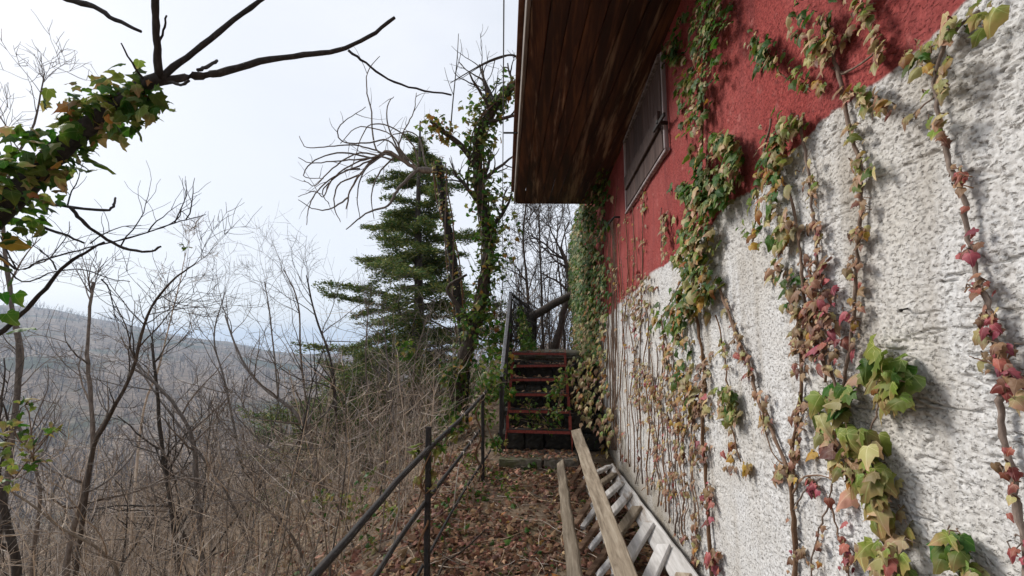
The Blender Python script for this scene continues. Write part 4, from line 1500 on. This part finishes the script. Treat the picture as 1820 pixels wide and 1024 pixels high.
ivt2, tp2, trr2 = path_tree('broken topped ivy stem with long drooping bare shoots before the cedar', [(820, 790), (826, 640), (812, 520), (800, 430), (788, 360), (780, 290)], [7.9, 7.8, 7.7, 7.6, 7.5, 7.5], .085, .06, M_BARK_DARK, 0, .1, 0, name='ivy_clad_tree')
sh = Tubes()
curls = [[(778, 305), (745, 302), (715, 285), (690, 270), (665, 282), (640, 310), (622, 340), (615, 372)],
         [(778, 305), (750, 300), (730, 312), (705, 340), (690, 365), (650, 380), (615, 408)],
         [(705, 280), (670, 268), (630, 258), (585, 260), (545, 262), (532, 242)],
         [(690, 272), (650, 282), (600, 286), (555, 290), (530, 280)],
         [(680, 278), (630, 290), (590, 320), (575, 350), (560, 340), (530, 350)],
         [(660, 285), (625, 300), (588, 318), (560, 345), (548, 375), (545, 400)],
         [(640, 300), (610, 305), (580, 330), (573, 345), (585, 362)],
         [(720, 290), (690, 250), (650, 255), (610, 252), (600, 230), (620, 210), (650, 190)],
         [(700, 275), (668, 265), (660, 200), (652, 160), (655, 125), (675, 100)],
         [(720, 288), (700, 250), (688, 215), (690, 185), (700, 172)], [(740, 298), (715, 270), (695, 240), (640, 225), (605, 255)],
         [(730, 295), (710, 262), (720, 230), (735, 200), (740, 165)], [(745, 300), (735, 260), (700, 228), (660, 222), (640, 250), (625, 300)],
         [(760, 302), (740, 240), (700, 240), (670, 260)], [(690, 270), (650, 300), (635, 345), (640, 390)], [(700, 280), (672, 310), (660, 350), (665, 390)], [(640, 310), (600, 330), (595, 370), (605, 395)],
         [(665, 282), (610, 272), (560, 285), (540, 312), (575, 318)], [(700, 285), (640, 272), (590, 300), (560, 330), (540, 320)], [(620, 350), (590, 370), (560, 372), (530, 355)]]
for c in curls:
    d = 7.5
    ps = []
    k0 = random.uniform(-.5, .12)
    for i, (x, y) in enumerate(c):
        ps.append(at(x, y, d + k0 * i / len(c)))
    q_ = smooth_poly(ps, 5, .012)
    big_ = c is curls[0] or c is curls[1]
    sh.add(q_, lin(.042 if big_ else .016, .009 if big_ else .0055, len(q_)), 6)
    for i in range(3, len(q_) - 1, 4):
        if random.random() < .55:
            grow(sh, q_[i], (q_[i + 1] - q_[i]) + rand_unit() * .12, random.uniform(.2, .55), .0065, 0, -.02, .25, minr=.004)
sh.build('drooping_shoots', M_BARK_GREY, ivt2)

def trunk_ivy(label, pts, n, rad, size, ks, lo=0.0, hi=1.0, minpx=6.5, extra=()):
    t = thing('tree_ivy', label, 'ivy', pts[0])
    tb = Tubes()
    for k in range(4):
        a0 = random.uniform(0, 6.28)
        q_ = [p + Vector((math.cos(a0 + i * .25), math.sin(a0 + i * .25), 0)) * .11 for i, p in enumerate(pts)]
        tb = Tubes()
        tb.add(q_, [.012] * len(q_), 5)
        tb.build('stem', M_VINE, t)
    ls = []
    for _ in range(n):
        s_ = random.uniform(lo, hi) * (len(pts) - 1.001)
        j = int(s_)
        c = pts[j].lerp(pts[j + 1], s_ - j)
        # clumpy
        rr_ = rad * (0.55 + 0.75 * abs(math.sin(s_ * 1.7 + 1)))
        ls.append(branch_leaf(c, rr_ * random.uniform(.5, 1), size, ks))
    for (px, py, d, rad_, n_, ks_) in extra:
        c = at(px, py, d)
        for _ in range(n_):
            ls.append(branch_leaf(c + rand_unit() * rad_ * random.random() ** .5, .03, size, ks_))
    add_leaves(ls, t, minpx)
    return t


kT = [(G, 8), (Y, 3), (O_, .3)]
trunk_ivy('ivy sheathing the crooked tree beside the stairs', tp, 1700, .27, .085, kT, extra=[(770, 225, 7, .25, 70, [(O_, 2), (Y, 3), (G, 2)]), (795, 240, 7, .2, 50, [(Y, 3), (O_, 2), (G, 2)]), (850, 560, 7.2, .35, 160, kT), (880, 600, 7.0, .35, 170, kT), (885, 660, 6.6, .35, 200, kT), (800, 660, 7.2, .25, 90, kT), (800, 740, 7.0, .25, 100, kT), (880, 470, 7.2, .4, 120, kT), (890, 400, 7.2, .35, 90, kT), (880, 340, 7.2, .35, 90, kT), (850, 200, 7, .3, 80, [(Y, 4), (G, 4)]), (870, 690, 6.2, .25, 130, kT), (905, 700, 5.8, .12, 40, kT), (720, 620, 7.2, .18, 40, [(G, 3), (Y, 2)]), (860, 250, 7, .3, 80, [(Y, 3), (G, 5)])])
trunk_ivy('thin ivy on the broken topped stem before the cedar', tp2, 520, .16, .08, [(G, 4), (Y, 3), (C_, 1), (O_, 1.5)])

# --- cedar behind
def cedar(label, px, d, top_py, base_py, seed, nb=150, lf=3.2):
    random.seed(seed)
    base = at(px, base_py, d); top = at(px + 12, top_py, d)
    g = gz(base.x, base.y)
    t = thing('cedar_tree', label, 'tree', (base.x, base.y, min(g, base.z)))
    tr = Tubes()
    foot = Vector((base.x, base.y, min(g, base.z) - .3))
    H = top.z - foot.z
    pts = smooth_poly([foot, foot.lerp(top, .4) + Vector((.08, 0, 0)), foot.lerp(top, .7), top], 6)
    tr.add(pts, lin(.21, .02, len(pts)), 9)
    tr.build('trunk', M_BARK, t)
    bo = Tubes()
    quads = []
    for i in range(nb):
        s_ = random.random() ** 1.05
        z_ = base.z + (top.z - base.z) * (0.0 + s_)
        c = Vector((base.x + .02, base.y, z_))
        L_ = (lf * (1 - s_) ** .6 + .3) * random.uniform(.25, 1.15)
        a0 = random.uniform(0, 6.283)
        d_ = Vector((math.cos(a0), math.sin(a0), random.uniform(-.3, .5)))
        n_ = 8
        p = c.copy(); bp = [p.copy()]
        for k in range(n_):
            d_ = (d_ + Vector((random.gauss(0, .11), random.gauss(0, .11), -.075 + .012 * k + random.gauss(0, .05)))).normalized()
            p = p + d_ * (L_ / n_)
            bp.append(p.copy())
        bo.add(bp, lin(.035 * (1 - s_) + .012, .004, len(bp)), 5)
        if random.random() < .6:
            grow(bo, bp[random.randint(1, 5)], d_ + rand_unit() * .8, random.uniform(.4, 1.0), .008, 1, -.02, .3, (2, 4), minr=.004)
        if random.random() < .22:
            continue
        for k in range(2, n_ + 1):
            side = Vector((-d_.y, d_.x, 0)).normalized()
            for sg in (-1, 1):
                for rep in range(4):
                    q0 = bp[k - 1].lerp(bp[k], random.random())
                    ln = L_ * random.uniform(.10, .26) * (1.15 - .45 * k / n_)
                    dd = (side * sg + d_ * random.uniform(.3, .9) + Vector((0, 0, random.uniform(-.5, .25)))).normalized()
                    q1 = q0 + dd * ln
                    if rep == 0:
                        bo.add([q0, q0.lerp(q1, .5) + Vector((0, 0, .01)), q1], [.006, .004, .002], 3, cap=False)
                    m_ = max(5, int(ln / .010))
                    for w_ in range(m_):
                        f = (w_ + random.random()) / m_
                        b_ = q0.lerp(q1, f) + Vector((random.gauss(0, .035), random.gauss(0, .035), random.gauss(.0, .035)))
                        nd = (dd * random.uniform(.2, .9) + Vector((random.gauss(0, .6), random.gauss(0, .6), random.uniform(.0, .6)))).normalized()
                        quads.append((b_, nd, random.uniform(.05, .12)))
    bo.build('boughs', M_BARK, t)
    # needle tufts: narrow kites
    B = np.array([q_[0] for q_ in quads]); N = np.array([q_[1] for q_ in quads]); S = np.array([q_[2] for q_ in quads])
    rv = RNG.normal(size=B.shape); X = np.cross(N, rv); X /= np.linalg.norm(X, axis=1, keepdims=True)
    w = 0.16
    v0 = B; v1 = B + N * (S * .45)[:, None] + X * (S * w)[:, None]; v2 = B + N * S[:, None]; v3 = B + N * (S * .45)[:, None] - X * (S * w)[:, None]
    V = np.stack([v0, v1, v2, v3], 1).reshape(-1, 3)
    Q = np.arange(len(V))
    uvq = np.tile(np.array([[.5, 0], [.7, .4], [.5, .9], [.3, .4]]), (len(B), 1))
    me = mesh_arrays('needles', V, Q, np.full(len(B), 4), M_NEEDLE, uv=uvq, rnd=np.repeat(RNG.random(len(B)), 4))
    o = link('needles', me, t)
    o['kind'] = 'stuff'


cedar('dark green cedar with flat tiers behind the ivy covered trees', 735, 12.5, 215, 760, 5)
cedar('low small cedar with spreading boughs left of the large one', 650, 14.0, 630, 800, 8, 70, 3.4)
random.seed(21)

# --- bare trees on the slope, left
specs = [
    ('slim dark tree with a fork, nearest on the left slope', [(118, 1010), (140, 900), (165, 800), (160, 700), (155, 610), (165, 500)], [5.2] * 6, .055, .018, 1.3, 9),
    ('leaning tree branching from the dark fork towards the ridge', [(160, 830), (190, 750), (235, 660), (262, 560), (300, 505), (345, 470)], [5.0, 5, 5, 5, 4.9, 4.8], .04, .010, 1.1, 10),
    ('straight brown trunk, third from left on the slope', [(318, 1030), (305, 900), (288, 800), (280, 700), (270, 610)], [6.0] * 5, .06, .02, 1.4, 9),
    ('dark ivy spotted trunk bending left at its top', [(362, 1030), (352, 900), (345, 800), (330, 750), (285, 690), (230, 650)], [5.6] * 6, .06, .016, 1.3, 10),
    ('leaning trunk at the bottom left corner', [(30, 1040), (15, 940), (-5, 850), (-20, 760)], [4.2] * 4, .06, .03, 1.2, 7),
    ('pale slanting stem below the brown trunks', [(450, 985), (400, 870), (350, 800), (270, 690), (215, 600)], [6.4, 6.4, 6.5, 6.6, 6.7], .035, .012, 1.2, 8),
    ('curved tree sweeping up left before the valley', [(575, 920), (560, 820), (530, 740), (470, 690), (430, 640), (400, 560)], [8.5] * 6, .07, .018, 1.7, 10),
    ('tall straight bare tree left of the cedar', [(605, 860), (598, 760), (590, 650), (560, 560), (545, 490)], [9] * 5, .06, .016, 1.9, 11),
    ('twin stemmed bare tree before the valley', [(560, 840), (548, 740), (535, 640), (530, 540), (505, 480)], [10.5] * 5, .06, .014, 2.0, 11),
    ('slender bare tree with upswept twigs over the ridge', [(515, 860), (500, 760), (490, 660), (480, 560), (470, 500)], [12] * 5, .06, .014, 2.2, 11),
    ('bare tree whose tips cross the left ridge line', [(440, 880), (420, 780), (400, 680), (380, 600), (400, 520)], [11] * 5, .06, .014, 2.0, 10),
    ('thin bare tree before the lower cedar', [(660, 860), (655, 740), (650, 640), (655, 540)], [8.2] * 4, .035, .012, 1.2, 8),
    ('dark bare stem against the lower cedar boughs', [(690, 870), (700, 760), (690, 660), (680, 560)], [8.8] * 4, .05, .014, 1.5, 9),
    ('bare tree standing between railing post and cedar', [(745, 860), (740, 760), (735, 660), (760, 560)], [8.4] * 4, .04, .012, 1.2, 9),
    ('tangled bare tree at the left edge under ivy limb', [(60, 980), (70, 860), (30, 740), (40, 620), (10, 520)], [7.5] * 5, .05, .016, 1.7, 11),
    ('distant bare tree rising behind the upper left ivy', [(30, 700), (20, 540), (5, 400), (20, 300), (60, 220), (80, 130)], [5.5] * 6, .05, .008, .9, 9),
    ('bare tree with a green tipped twig above the ridge', [(250, 760), (280, 660), (300, 580), (320, 500), (330, 450)], [7] * 5, .03, .006, .9, 9),
    ('stooping pale sapling by the railing', [(640, 1010), (600, 900), (540, 830), (470, 790), (420, 740)], [4.6] * 5, .022, .006, .9, 9),
    ('arching bare shrub at the foot of the railing', [(560, 1040), (510, 940), (430, 880), (340, 850), (240, 870)], [4.4] * 5, .022, .006, .9, 10),
    ('low crooked shrub at bottom left', [(210, 1040), (180, 980), (110, 940), (60, 900), (0, 860)], [4.0] * 5, .025, .008, .9, 10),
]
for (lb, pp, dd, ra, rb, bl, nb2) in specs:
    path_tree(lb, pp, dd, ra * .66, rb * .75, (random.choice([M_BARK, M_BARK_GREY, M_BARK_GREY, M_BARK_GREY]) if ra > .03 else random.choice([M_TWIG, M_BARK_GREY])), 2, bl * .8, nb2 + 3, .04, 'bare trees on the valley slope', wig=.22, minr=.003, kids=(2, 5))

# trees beyond the landing, right of the stairs
specs2 = [
    ('bare tree with a knotted crown behind the house corner', [(985, 625), (1000, 560), (1012, 520), (1008, 470), (995, 440)], [12] * 5, .10, .05, 1.6, 9),
    ('thin bare tree right above the stairs', [(965, 620), (963, 540), (960, 450), (958, 380)], [14] * 4, .05, .02, 1.6, 10),
    ('slim bare tree just left of the house corner', [(1004, 620), (1000, 540), (990, 450), (992, 390)], [15] * 4, .04, .02, 1.5, 10),
    ('bare tree behind the landing railing', [(940, 620), (938, 520), (930, 430), (935, 360)], [13] * 4, .05, .02, 1.5, 9),
]
for (lb, pp, dd, ra, rb, bl, nb2) in specs2:
    path_tree(lb, pp, dd, ra, rb, M_BARK, 2, bl, nb2, .06, 'bare trees behind the landing', wig=.28, minr=.006)
lt = thing('fallen_tree', 'mossy fallen tree slanting across behind the landing railing', 'tree', at(945, 565, 9.6))
tb = Tubes()
q_ = smooth_poly([at(930, 572, 9.6), at(965, 552, 9.5), at(1000, 532, 9.4), at(1040, 512, 9.3)], 5, .01)
tb.add(q_, lin(.10, .07, len(q_)), 9)
tb.build('trunk', M_BARK, lt)
tb = Tubes()
q_ = smooth_poly([at(950, 562, 9.6), at(948, 600, 9.6), at(945, 640, 9.6)], 4)
tb.add(q_, lin(.06, .08, len(q_)), 7)
tb.build('branch_stub', M_BARK, lt)

# creeper tangle on the landing railing
lc = thing('railing_creeper', 'dark creeper tangle hanging on the landing railing', 'creeper', (XR + .1, 8.6, EYE - .3))
tb = Tubes(); ls = []
for k in range(60):
    y = random.uniform(7.2, 9.7); x = XR + .1 * (y - 7.2) + random.gauss(0.05, .06)
    p = Vector((x, y, EYE + random.uniform(.3, .95)))
    q_ = [p]
    for i in range(6):
        q_.append(q_[-1] + Vector((random.gauss(.02, .06), random.gauss(0, .08), -random.uniform(.05, .22))))
    tb.add(q_, lin(.006, .003, len(q_)), 4)
for k in range(700):
    y = random.uniform(7.3, 9.8)
    z = EYE - .2 + random.random() ** 1.5 * .8
    x = XR + .12 + (EYE + .6 - z) * random.uniform(0, .38)
    ls.append(branch_leaf(Vector((x, y, z)), .06, .075, [(G, 8), (Y, 1)]))
tb.build('stem', M_BARK_DARK, lc)
add_leaves(ls, lc, 6.5)

# stair ivy: sprigs over the treads and along the path rail
def ivy_patch(label, spots, size, ks, name='ground_ivy', group='ivy on the ground', minpx=7):
    c0 = spots[0][0]
    t = thing(name, label, 'ivy', c0, group)
    tb = Tubes(); ls = []
    if len(spots) > 1:
        q_ = smooth_poly([Vector(sp[0]) for sp in spots], 4, .01)
        tb.add(q_, lin(.004, .003, len(q_)), 5)
    for c, rad, n_ in spots:
        c = Vector(c)
        for k in range(max(2, n_ // 12)):
            e = c + Vector((random.gauss(0, rad), random.gauss(0, rad), random.gauss(0, rad * .5)))
            m_ = c.lerp(e, .5) + Vector((0, 0, .03))
            tb.add([c, m_, e], [.004, .003, .002], 4)
        for _ in range(n_):
            o_ = Vector((random.gauss(0, rad * .6), random.gauss(0, rad * .6), random.gauss(0, rad * .45)))
            ls.append(branch_leaf(c + o_, .015, size, ks))
    tb.build('stem', M_VINE, t)
    add_leaves(ls, t, minpx)


gY = [(G, 5), (Y, 5)]
ivy_patch('bright green ivy sprig hanging over the right ends of the stair treads', [(at_y(985, 700, 5.9), .10, 40), (at_y(1000, 680, 5.9), .10, 40), (at_y(990, 735, 5.7), .10, 40), (at_y(1010, 660, 6.0), .1, 30)], .06, gY)
ivy_patch('ivy trailing through the lowest stair treads', [(at_y(950, 745, 5.9), .12, 40), (at_y(920, 745, 5.9), .08, 25), (at_y(975, 755, 5.8), .1, 25), (at_y(940, 720, 6.1), .12, 25)], .05, gY)
ivy_patch('yellow green ivy climbing the near railing post', [(at_y(768, 845, 2.95), .04, 10), (at_y(775, 800, 3.0), .05, 14), (at_y(745, 855, 2.9), .03, 5), (at_y(765, 870, 2.9), .03, 6), (at_y(800, 770, 3.4), .06, 22), (at_y(815, 755, 3.7), .06, 20), (at_y(735, 800, 2.9), .04, 10)], .06, [(Y, 7), (G, 3), (O_, .8)], 'railing_ivy')
ivy_patch('green ivy bunched round the far railing post', [(at_y(872, 690, 5.3), .12, 50), (at_y(885, 660, 5.4), .12, 50), (at_y(865, 740, 5.1), .10, 40), (at_y(880, 790, 5.0), .1, 40), (at_y(850, 720, 5.1), .08, 20)], .06, [(G, 8), (Y, 3)], 'railing_ivy')
ivy_patch('grey green weed tuft before the stone step', [(ground_ray(950, 830, .03), .07, 30), (ground_ray(940, 822, .04), .05, 14)], .06, [(G, 1)])
ivy_patch('lime weed beside the short plank end', [(ground_ray(978, 838, .03), .04, 14)], .05, [(Y, 3), (G, 2)])
ivy_patch('low green weeds in the middle of the path', [(ground_ray(885, 855, .02), .10, 40), (ground_ray(905, 868, .02), .08, 26), (ground_ray(860, 875, .02), .08, 20), (ground_ray(900, 885, .02), .06, 16)], .04, [(G, 4), (Y, 4)])
ivy_patch('weeds along the railing edge of the path', [(ground_ray(830, 880, .02), .12, 40), (ground_ray(800, 905, .02), .12, 36), (ground_ray(780, 940, .03), .10, 30), (ground_ray(850, 840, .02), .12, 40), (ground_ray(835, 820, .02), .1, 40)], .045, [(G, 5), (Y, 3)])
ivy_patch('leafy bramble in the scrub left of the railing', [(at(590, 880, 4.4), .14, 26), (at(640, 895, 4.2), .14, 26), (at(650, 850, 4.6), .12, 22), (at(565, 885, 4.4), .10, 16), (at(610, 900, 4.3), .1, 18), (at(660, 970, 3.8), .08, 16), (at(690, 905, 4.0), .1, 18)], .055, [(G, 4), (Y, 5)], 'bramble', 'leafy sprays on the slope')
ivy_patch('lime leaved spray at the left edge of the slope', [(at(15, 760, 2.8), .08, 12), (at(55, 795, 2.8), .08, 12), (at(90, 770, 2.9), .06, 8), (at(25, 850, 2.8), .08, 12), (at(60, 820, 2.8), .06, 8), (at(45, 720, 2.9), .05, 6), (at(5, 800, 2.8), .06, 6)], .06, [(G, 3), (Y, 6)], 'bramble', 'leafy sprays on the slope')
ivy_patch('few green leaves at a twig tip above the ridge', [(at(328, 440, 4.5), .04, 7)], .05, [(G, 3), (Y, 1)], 'bramble', 'leafy sprays on the slope')

rc = thing('rail_creeper', 'dry brown creeper stems twined round the path railing', 'creeper', (XP, 3.0, gz(XP, 3.0)), 'leafy sprays on the slope')
for (pa, pb2, n_) in ((R1a, R1b, 3), (R2a, R2b, 2), (R3a, R3b, 2)):
    for k in range(n_):
        tb = Tubes()
        f0 = random.uniform(.35, .6); f1 = random.uniform(.85, 1.0); ph = random.uniform(0, 6)
        q_ = []
        for i in range(26):
            f = f0 + (f1 - f0) * i / 25
            q_.append(pa.lerp(pb2, f) + Vector((math.cos(i * .8 + ph), 0, math.sin(i * .8 + ph))) * random.uniform(.02, .045))
        q_ = [q_[0] + Vector((random.uniform(-.15, .05), -.1, -.3))] + q_ + [q_[-1] + Vector((-.1, .1, .25))]
        tb.add(smooth_poly(q_, 2), lin(.005, .0025, (len(q_) - 1) * 2 + 1), 5)
        tb.build('stem', M_TWIG if k % 2 else M_VINE, rc)
for (px, py, y_) in ((757, 800, 2.92), (852, 760, 4.9), (850, 800, 4.9)):
    tb = Tubes()
    c = at_y(px, py, y_)
    q_ = [Vector((c.x + random.uniform(-.05, .05), y_ - .02, gz(c.x, y_)))]
    for i in range(14):
        q_.append(Vector((c.x + .035 * math.cos(i * 1.1), y_ + .035 * math.sin(i * 1.1), q_[0].z + (i + 1) * .07)))
    tb.add(q_, lin(.009, .003, len(q_)), 5)
    tb.build('stem', M_VINE, rc)
ls = []
for y_, z_, n_, dp in [(step_y + .22, EYE - 1.305, 170, .4)] + [(y + .075, EYE + z + .012, 26, .12) for y, z in TREADS]:
    for _ in range(n_):
        x_, yy, zz = frame(Vector((random.gauss(0, .5), random.gauss(-.2, .5), 1)), rand_unit())
        ls.append((Vector((random.uniform(-.5, .36), y_ + random.uniform(-.5, .5) * dp, z_ + random.uniform(0, .02))), x_, yy, zz, .05 * random.uniform(.6, 1.3), pick_kind([('D', 6), ('B', 3), (P_, 2)])))
for o in leaf_stuff('stair_leaves', ls, None, IVY_HI):
    kd = o.data.materials[0].name
    tag(o, 'dry leaves lying on the step and stair treads, ' + {'fallen_leaf_dry': 'dark brown', 'fallen_leaf_tan': 'pale tan', 'ivy_leaf_pink_brown': 'pinkish brown'}[kd], 'leaves', kind='stuff')

# ------------------------------------------------------------------ leaf litter, twigs
def vn1(x, y):
    v_ = float(fbm(np.array([x]), np.array([y]), 55, 2)[0])
    return max(0, min(1, (v_ - .3) * 2.5))


def litter(name, n, xr, yr, size, kinds, label, hmax=.03, dens=None):
    ls = []
    for _ in range(n):
        x = random.uniform(*xr); y = yr[0] + (yr[1] - yr[0]) * random.random() ** 1.25
        if x > W - .03:
            continue
        if random.random() > .25 + 1.1 * float(vn1(x * 2.2, y * 2.2)):
            continue
        nrm = Vector((random.gauss(0, .6), random.gauss(0, .6) - .1, 1))
        x_, y_, z_ = frame(nrm, rand_unit())
        ls.append([x, y, random.uniform(0.004, hmax), x_, y_, z_, size * random.choice([.5, .7, .9, 1.0, 1.3, 1.7]) * random.uniform(.8, 1.2), pick_kind(kinds)])
    zz = ground_z(np.array([l[0] for l in ls]), np.array([l[1] for l in ls]))
    by = {}
    for l, z in zip(ls, zz):
        by.setdefault(l[7], []).append((Vector((l[0], l[1], z + l[2])), l[3], l[4], l[5], l[6], l[7]))
    for kind, ll in by.items():
        for o in leaf_stuff(name, ll, None, IVY_HI + MAP + OVA):
            tag(o, label + {'D': ', dark brown ones', 'B': ', pale tan ones', 'P': ', pinkish brown ones', 'R': ', red ones', 'O': ', ochre ones', 'C': ', cream ones', 'G': ', green ones', 'Y': ', lime ones'}[kind], 'leaves', kind='stuff')


litter('fallen_leaves', 13000, (-1.05, W), (1.0, 5.5), .041, [('D', 10), ('B', 3), (P_, 2.5), (O_, .4), (G, .8)], 'fallen leaves strewn over the path')
litter('bank_leaves', 4500, (-2.1, -0.85), (1.0, 7), .045, [('D', 9), ('B', 4), (G, 1)], 'fallen leaves along the bank by the railing')
litter('slope_leaves', 7000, (-6, -0.95), (0.8, 9), .06, [('D', 6), ('B', 5), (G, .6)], 'fallen leaves on the slope below the railing')
tb = Tubes()
for _ in range(520):
    x = random.uniform(-1.6, W - .1) ; y = 1.2 + 4.6 * random.random() ** 1.2
    p = Vector((x, y, gz(x, y) + random.uniform(.01, .04)))
    a = random.uniform(0, 6.28); l_ = random.uniform(.08, .45)
    d = Vector((math.cos(a), math.sin(a), random.gauss(0, .08)))
    q_ = [p]
    for i in range(4):
        d = (d + rand_unit() * .25).normalized(); d.z *= .4
        q_.append(q_[-1] + d * l_ / 4)
    tb.add(q_, lin(random.uniform(.002, .005), .0012, 5), 4)
o = tb.build('fallen_twigs', M_TWIG)
tag(o, 'dry twigs scattered among the fallen leaves on the path', 'twigs', kind='stuff')
tb = Tubes()
q_ = smooth_poly([ground_ray(775, 1040, .02), ground_ray(790, 1000, .03), ground_ray(815, 985, .05), ground_ray(838, 965, .06), ground_ray(862, 942, .05)], 4, .004)
tb.add(q_, lin(.009, .005, len(q_)), 7)
o = tb.build('fallen_stick', M_BARK)
tag(o, 'bent dark stick lying on the path near the lowest rail', 'stick')

# ------------------------------------------------------------------ scrub and far woods
def scrub(name, n, dmin, dmax, pxr, h, r, label, mat, nbr=9, power=1.0, seed=3):
    random.seed(seed)
    tb = Tubes()
    X, Yv = [], []
    while len(X) < n:
        d = dmin * (dmax / dmin) ** (random.random() ** power)
        px = random.uniform(*pxr)
        v_ = ray(px, 610)
        p = CAMP + v_ * d
        if p.x > -1.2 and p.y < 11.5:
            continue
        X.append(p.x); Yv.append(p.y)
    Z = ground_z(np.array(X), np.array(Yv))
    for x, y, z in zip(X, Yv, Z):
        hh = h * random.uniform(.45, 1.25)
        p = Vector((x, y, z - .05)); d_ = Vector((random.gauss(0, .22), random.gauss(0, .22), 1)).normalized()
        pts = [p]
        for i in range(5):
            d_ = (d_ + rand_unit() * .16 + Vector((0, 0, .05))).normalized()
            pts.append(pts[-1] + d_ * hh / 5)
        rr_ = r * random.uniform(.6, 1.4)
        tb.add(pts, lin(rr_, rr_ * .3, 6), 4, cap=False)
        for k in range(nbr):
            t = random.uniform(.15, .98) * 5
            j = min(int(t), 4)
            q0 = pts[j].lerp(pts[j + 1], t - j)
            dd = (Vector((random.gauss(0, 1), random.gauss(0, 1), random.uniform(.1, 1.3)))).normalized()
            ln = hh * random.uniform(.12, .36)
            q1 = q0 + dd * ln * .5 + rand_unit() * ln * .1
            q2 = q1 + (dd + Vector((0, 0, .35)) + rand_unit() * .3).normalized() * ln * .5
            tb.add([q0, q1, q2], [rr_ * .42, rr_ * .3, rr_ * .12], 3, cap=False)
    o = tb.build(name, mat)
    tag(o, label, 'scrub', kind='stuff')


scrub('near_scrub', 600, 3.4, 9, (-250, 900), 1.5, .0062, 'tangled pale twigs of scrub below the railing', M_TWIG, 14, .9, 3)
scrub('slope_thicket', 1500, 8, 34, (-300, 930), 2.7, .0095, 'brown thicket of bare saplings down the slope', M_TWIG, 13, .9, 4)
scrub('dark_thicket', 90, 6, 22, (-300, 960), 2.8, .018, 'dark bare saplings mixed into the thicket', M_BARK, 12, .9, 9)
scrub('hillside_wood', 2600, 28, 160, (-300, 1000), 7.0, .07, 'bare woodland on the lower hillside', M_FARWOOD, 12, .8, 5)
scrub('valley_wood', 5200, 150, 1150, (-300, 1000), 13.0, .35, 'far bare woodland across the valley', M_FARWOOD, 10, .8, 6)
scrub('landing_scrub', 160, 12.5, 30, (880, 1100), 4.0, .02, 'thin bare saplings behind the landing', M_BARK, 10, 1, 7)
random.seed(31)

# a small green conifer clump far down the slope
for k, (px, py, d, lb) in enumerate(((478, 770, 40, 'small round evergreen far down the brown slope'),)):
    c = at(px, py, d)
    t = thing('evergreen_bush', lb, 'bush', (c.x, c.y, gz(c.x, c.y)))
    tb = Tubes(); tb.add([Vector((c.x, c.y, gz(c.x, c.y))), c], [.1, .06], 6); tb.build('trunk', M_BARK, t)
    ls = []
    for _ in range(900):
        o_ = rand_unit() * random.random() ** .4
        ls.append(branch_leaf(c + Vector((o_.x * 1.3, o_.y * 1.3, o_.z * .8)), .05, .22, [(G, 1)]))
    leaf_stuff('crown', ls, t)

# ------------------------------------------------------------------ overhead cables
for (a, c2, lb) in ((((896, -80), 4.0), ((892, 590), 46), 'left one of two thin overhead cables beside the eave'), (((939, -60), 4.2), ((925, 590), 48), 'thin overhead cable nearest the eave edge')):
    p, q_ = at(a[0][0], a[0][1], a[1]), at(c2[0][0], c2[0][1], c2[1])
    p0 = p - (q_ - p).normalized() * 8
    tb = Tubes()
    tb.add([p0.lerp(q_, t) for t in lin(0, 1, 12)], [.0075] * 12, 6)
    o = tb.build('overhead_cable', M_CABLE)
    tag(o, lb, 'cable', 'overhead cables')

# ------------------------------------------------------------------ haze
hz = bpy.data.meshes.new('haze')
x0, x1, y0, y1, z0, z1 = -4300, 4300, -2700, 4400, float(GZ.min()) - 2, float(GZ.max()) + 12
hv = [(x, y, z) for z in (z0, z1) for y in (y0, y1) for x in (x0, x1)]
hz.from_pydata(hv, [], [(0, 2, 3, 1), (4, 5, 7, 6), (0, 1, 5, 4), (2, 6, 7, 3), (0, 4, 6, 2), (1, 3, 7, 5)])
m_haze = bpy.data.materials.new('haze')
m_haze.use_nodes = True
nt = m_haze.node_tree
nt.nodes.clear()
o_ = nt.nodes.new('ShaderNodeOutputMaterial')
pv = nt.nodes.new('ShaderNodeVolumePrincipled')
pv.inputs['Color'].default_value = (0.60, 0.77, 1.0, 1)
pv.inputs['Density'].default_value = 0.0003
pv.inputs['Anisotropy'].default_value = 0.2
nt.links.new(pv.outputs[0], o_.inputs['Volume'])
hz.materials.append(m_haze)
haze = link('haze', hz)
tag(haze, 'pale blue haze over the valley', 'haze', kind='stuff')
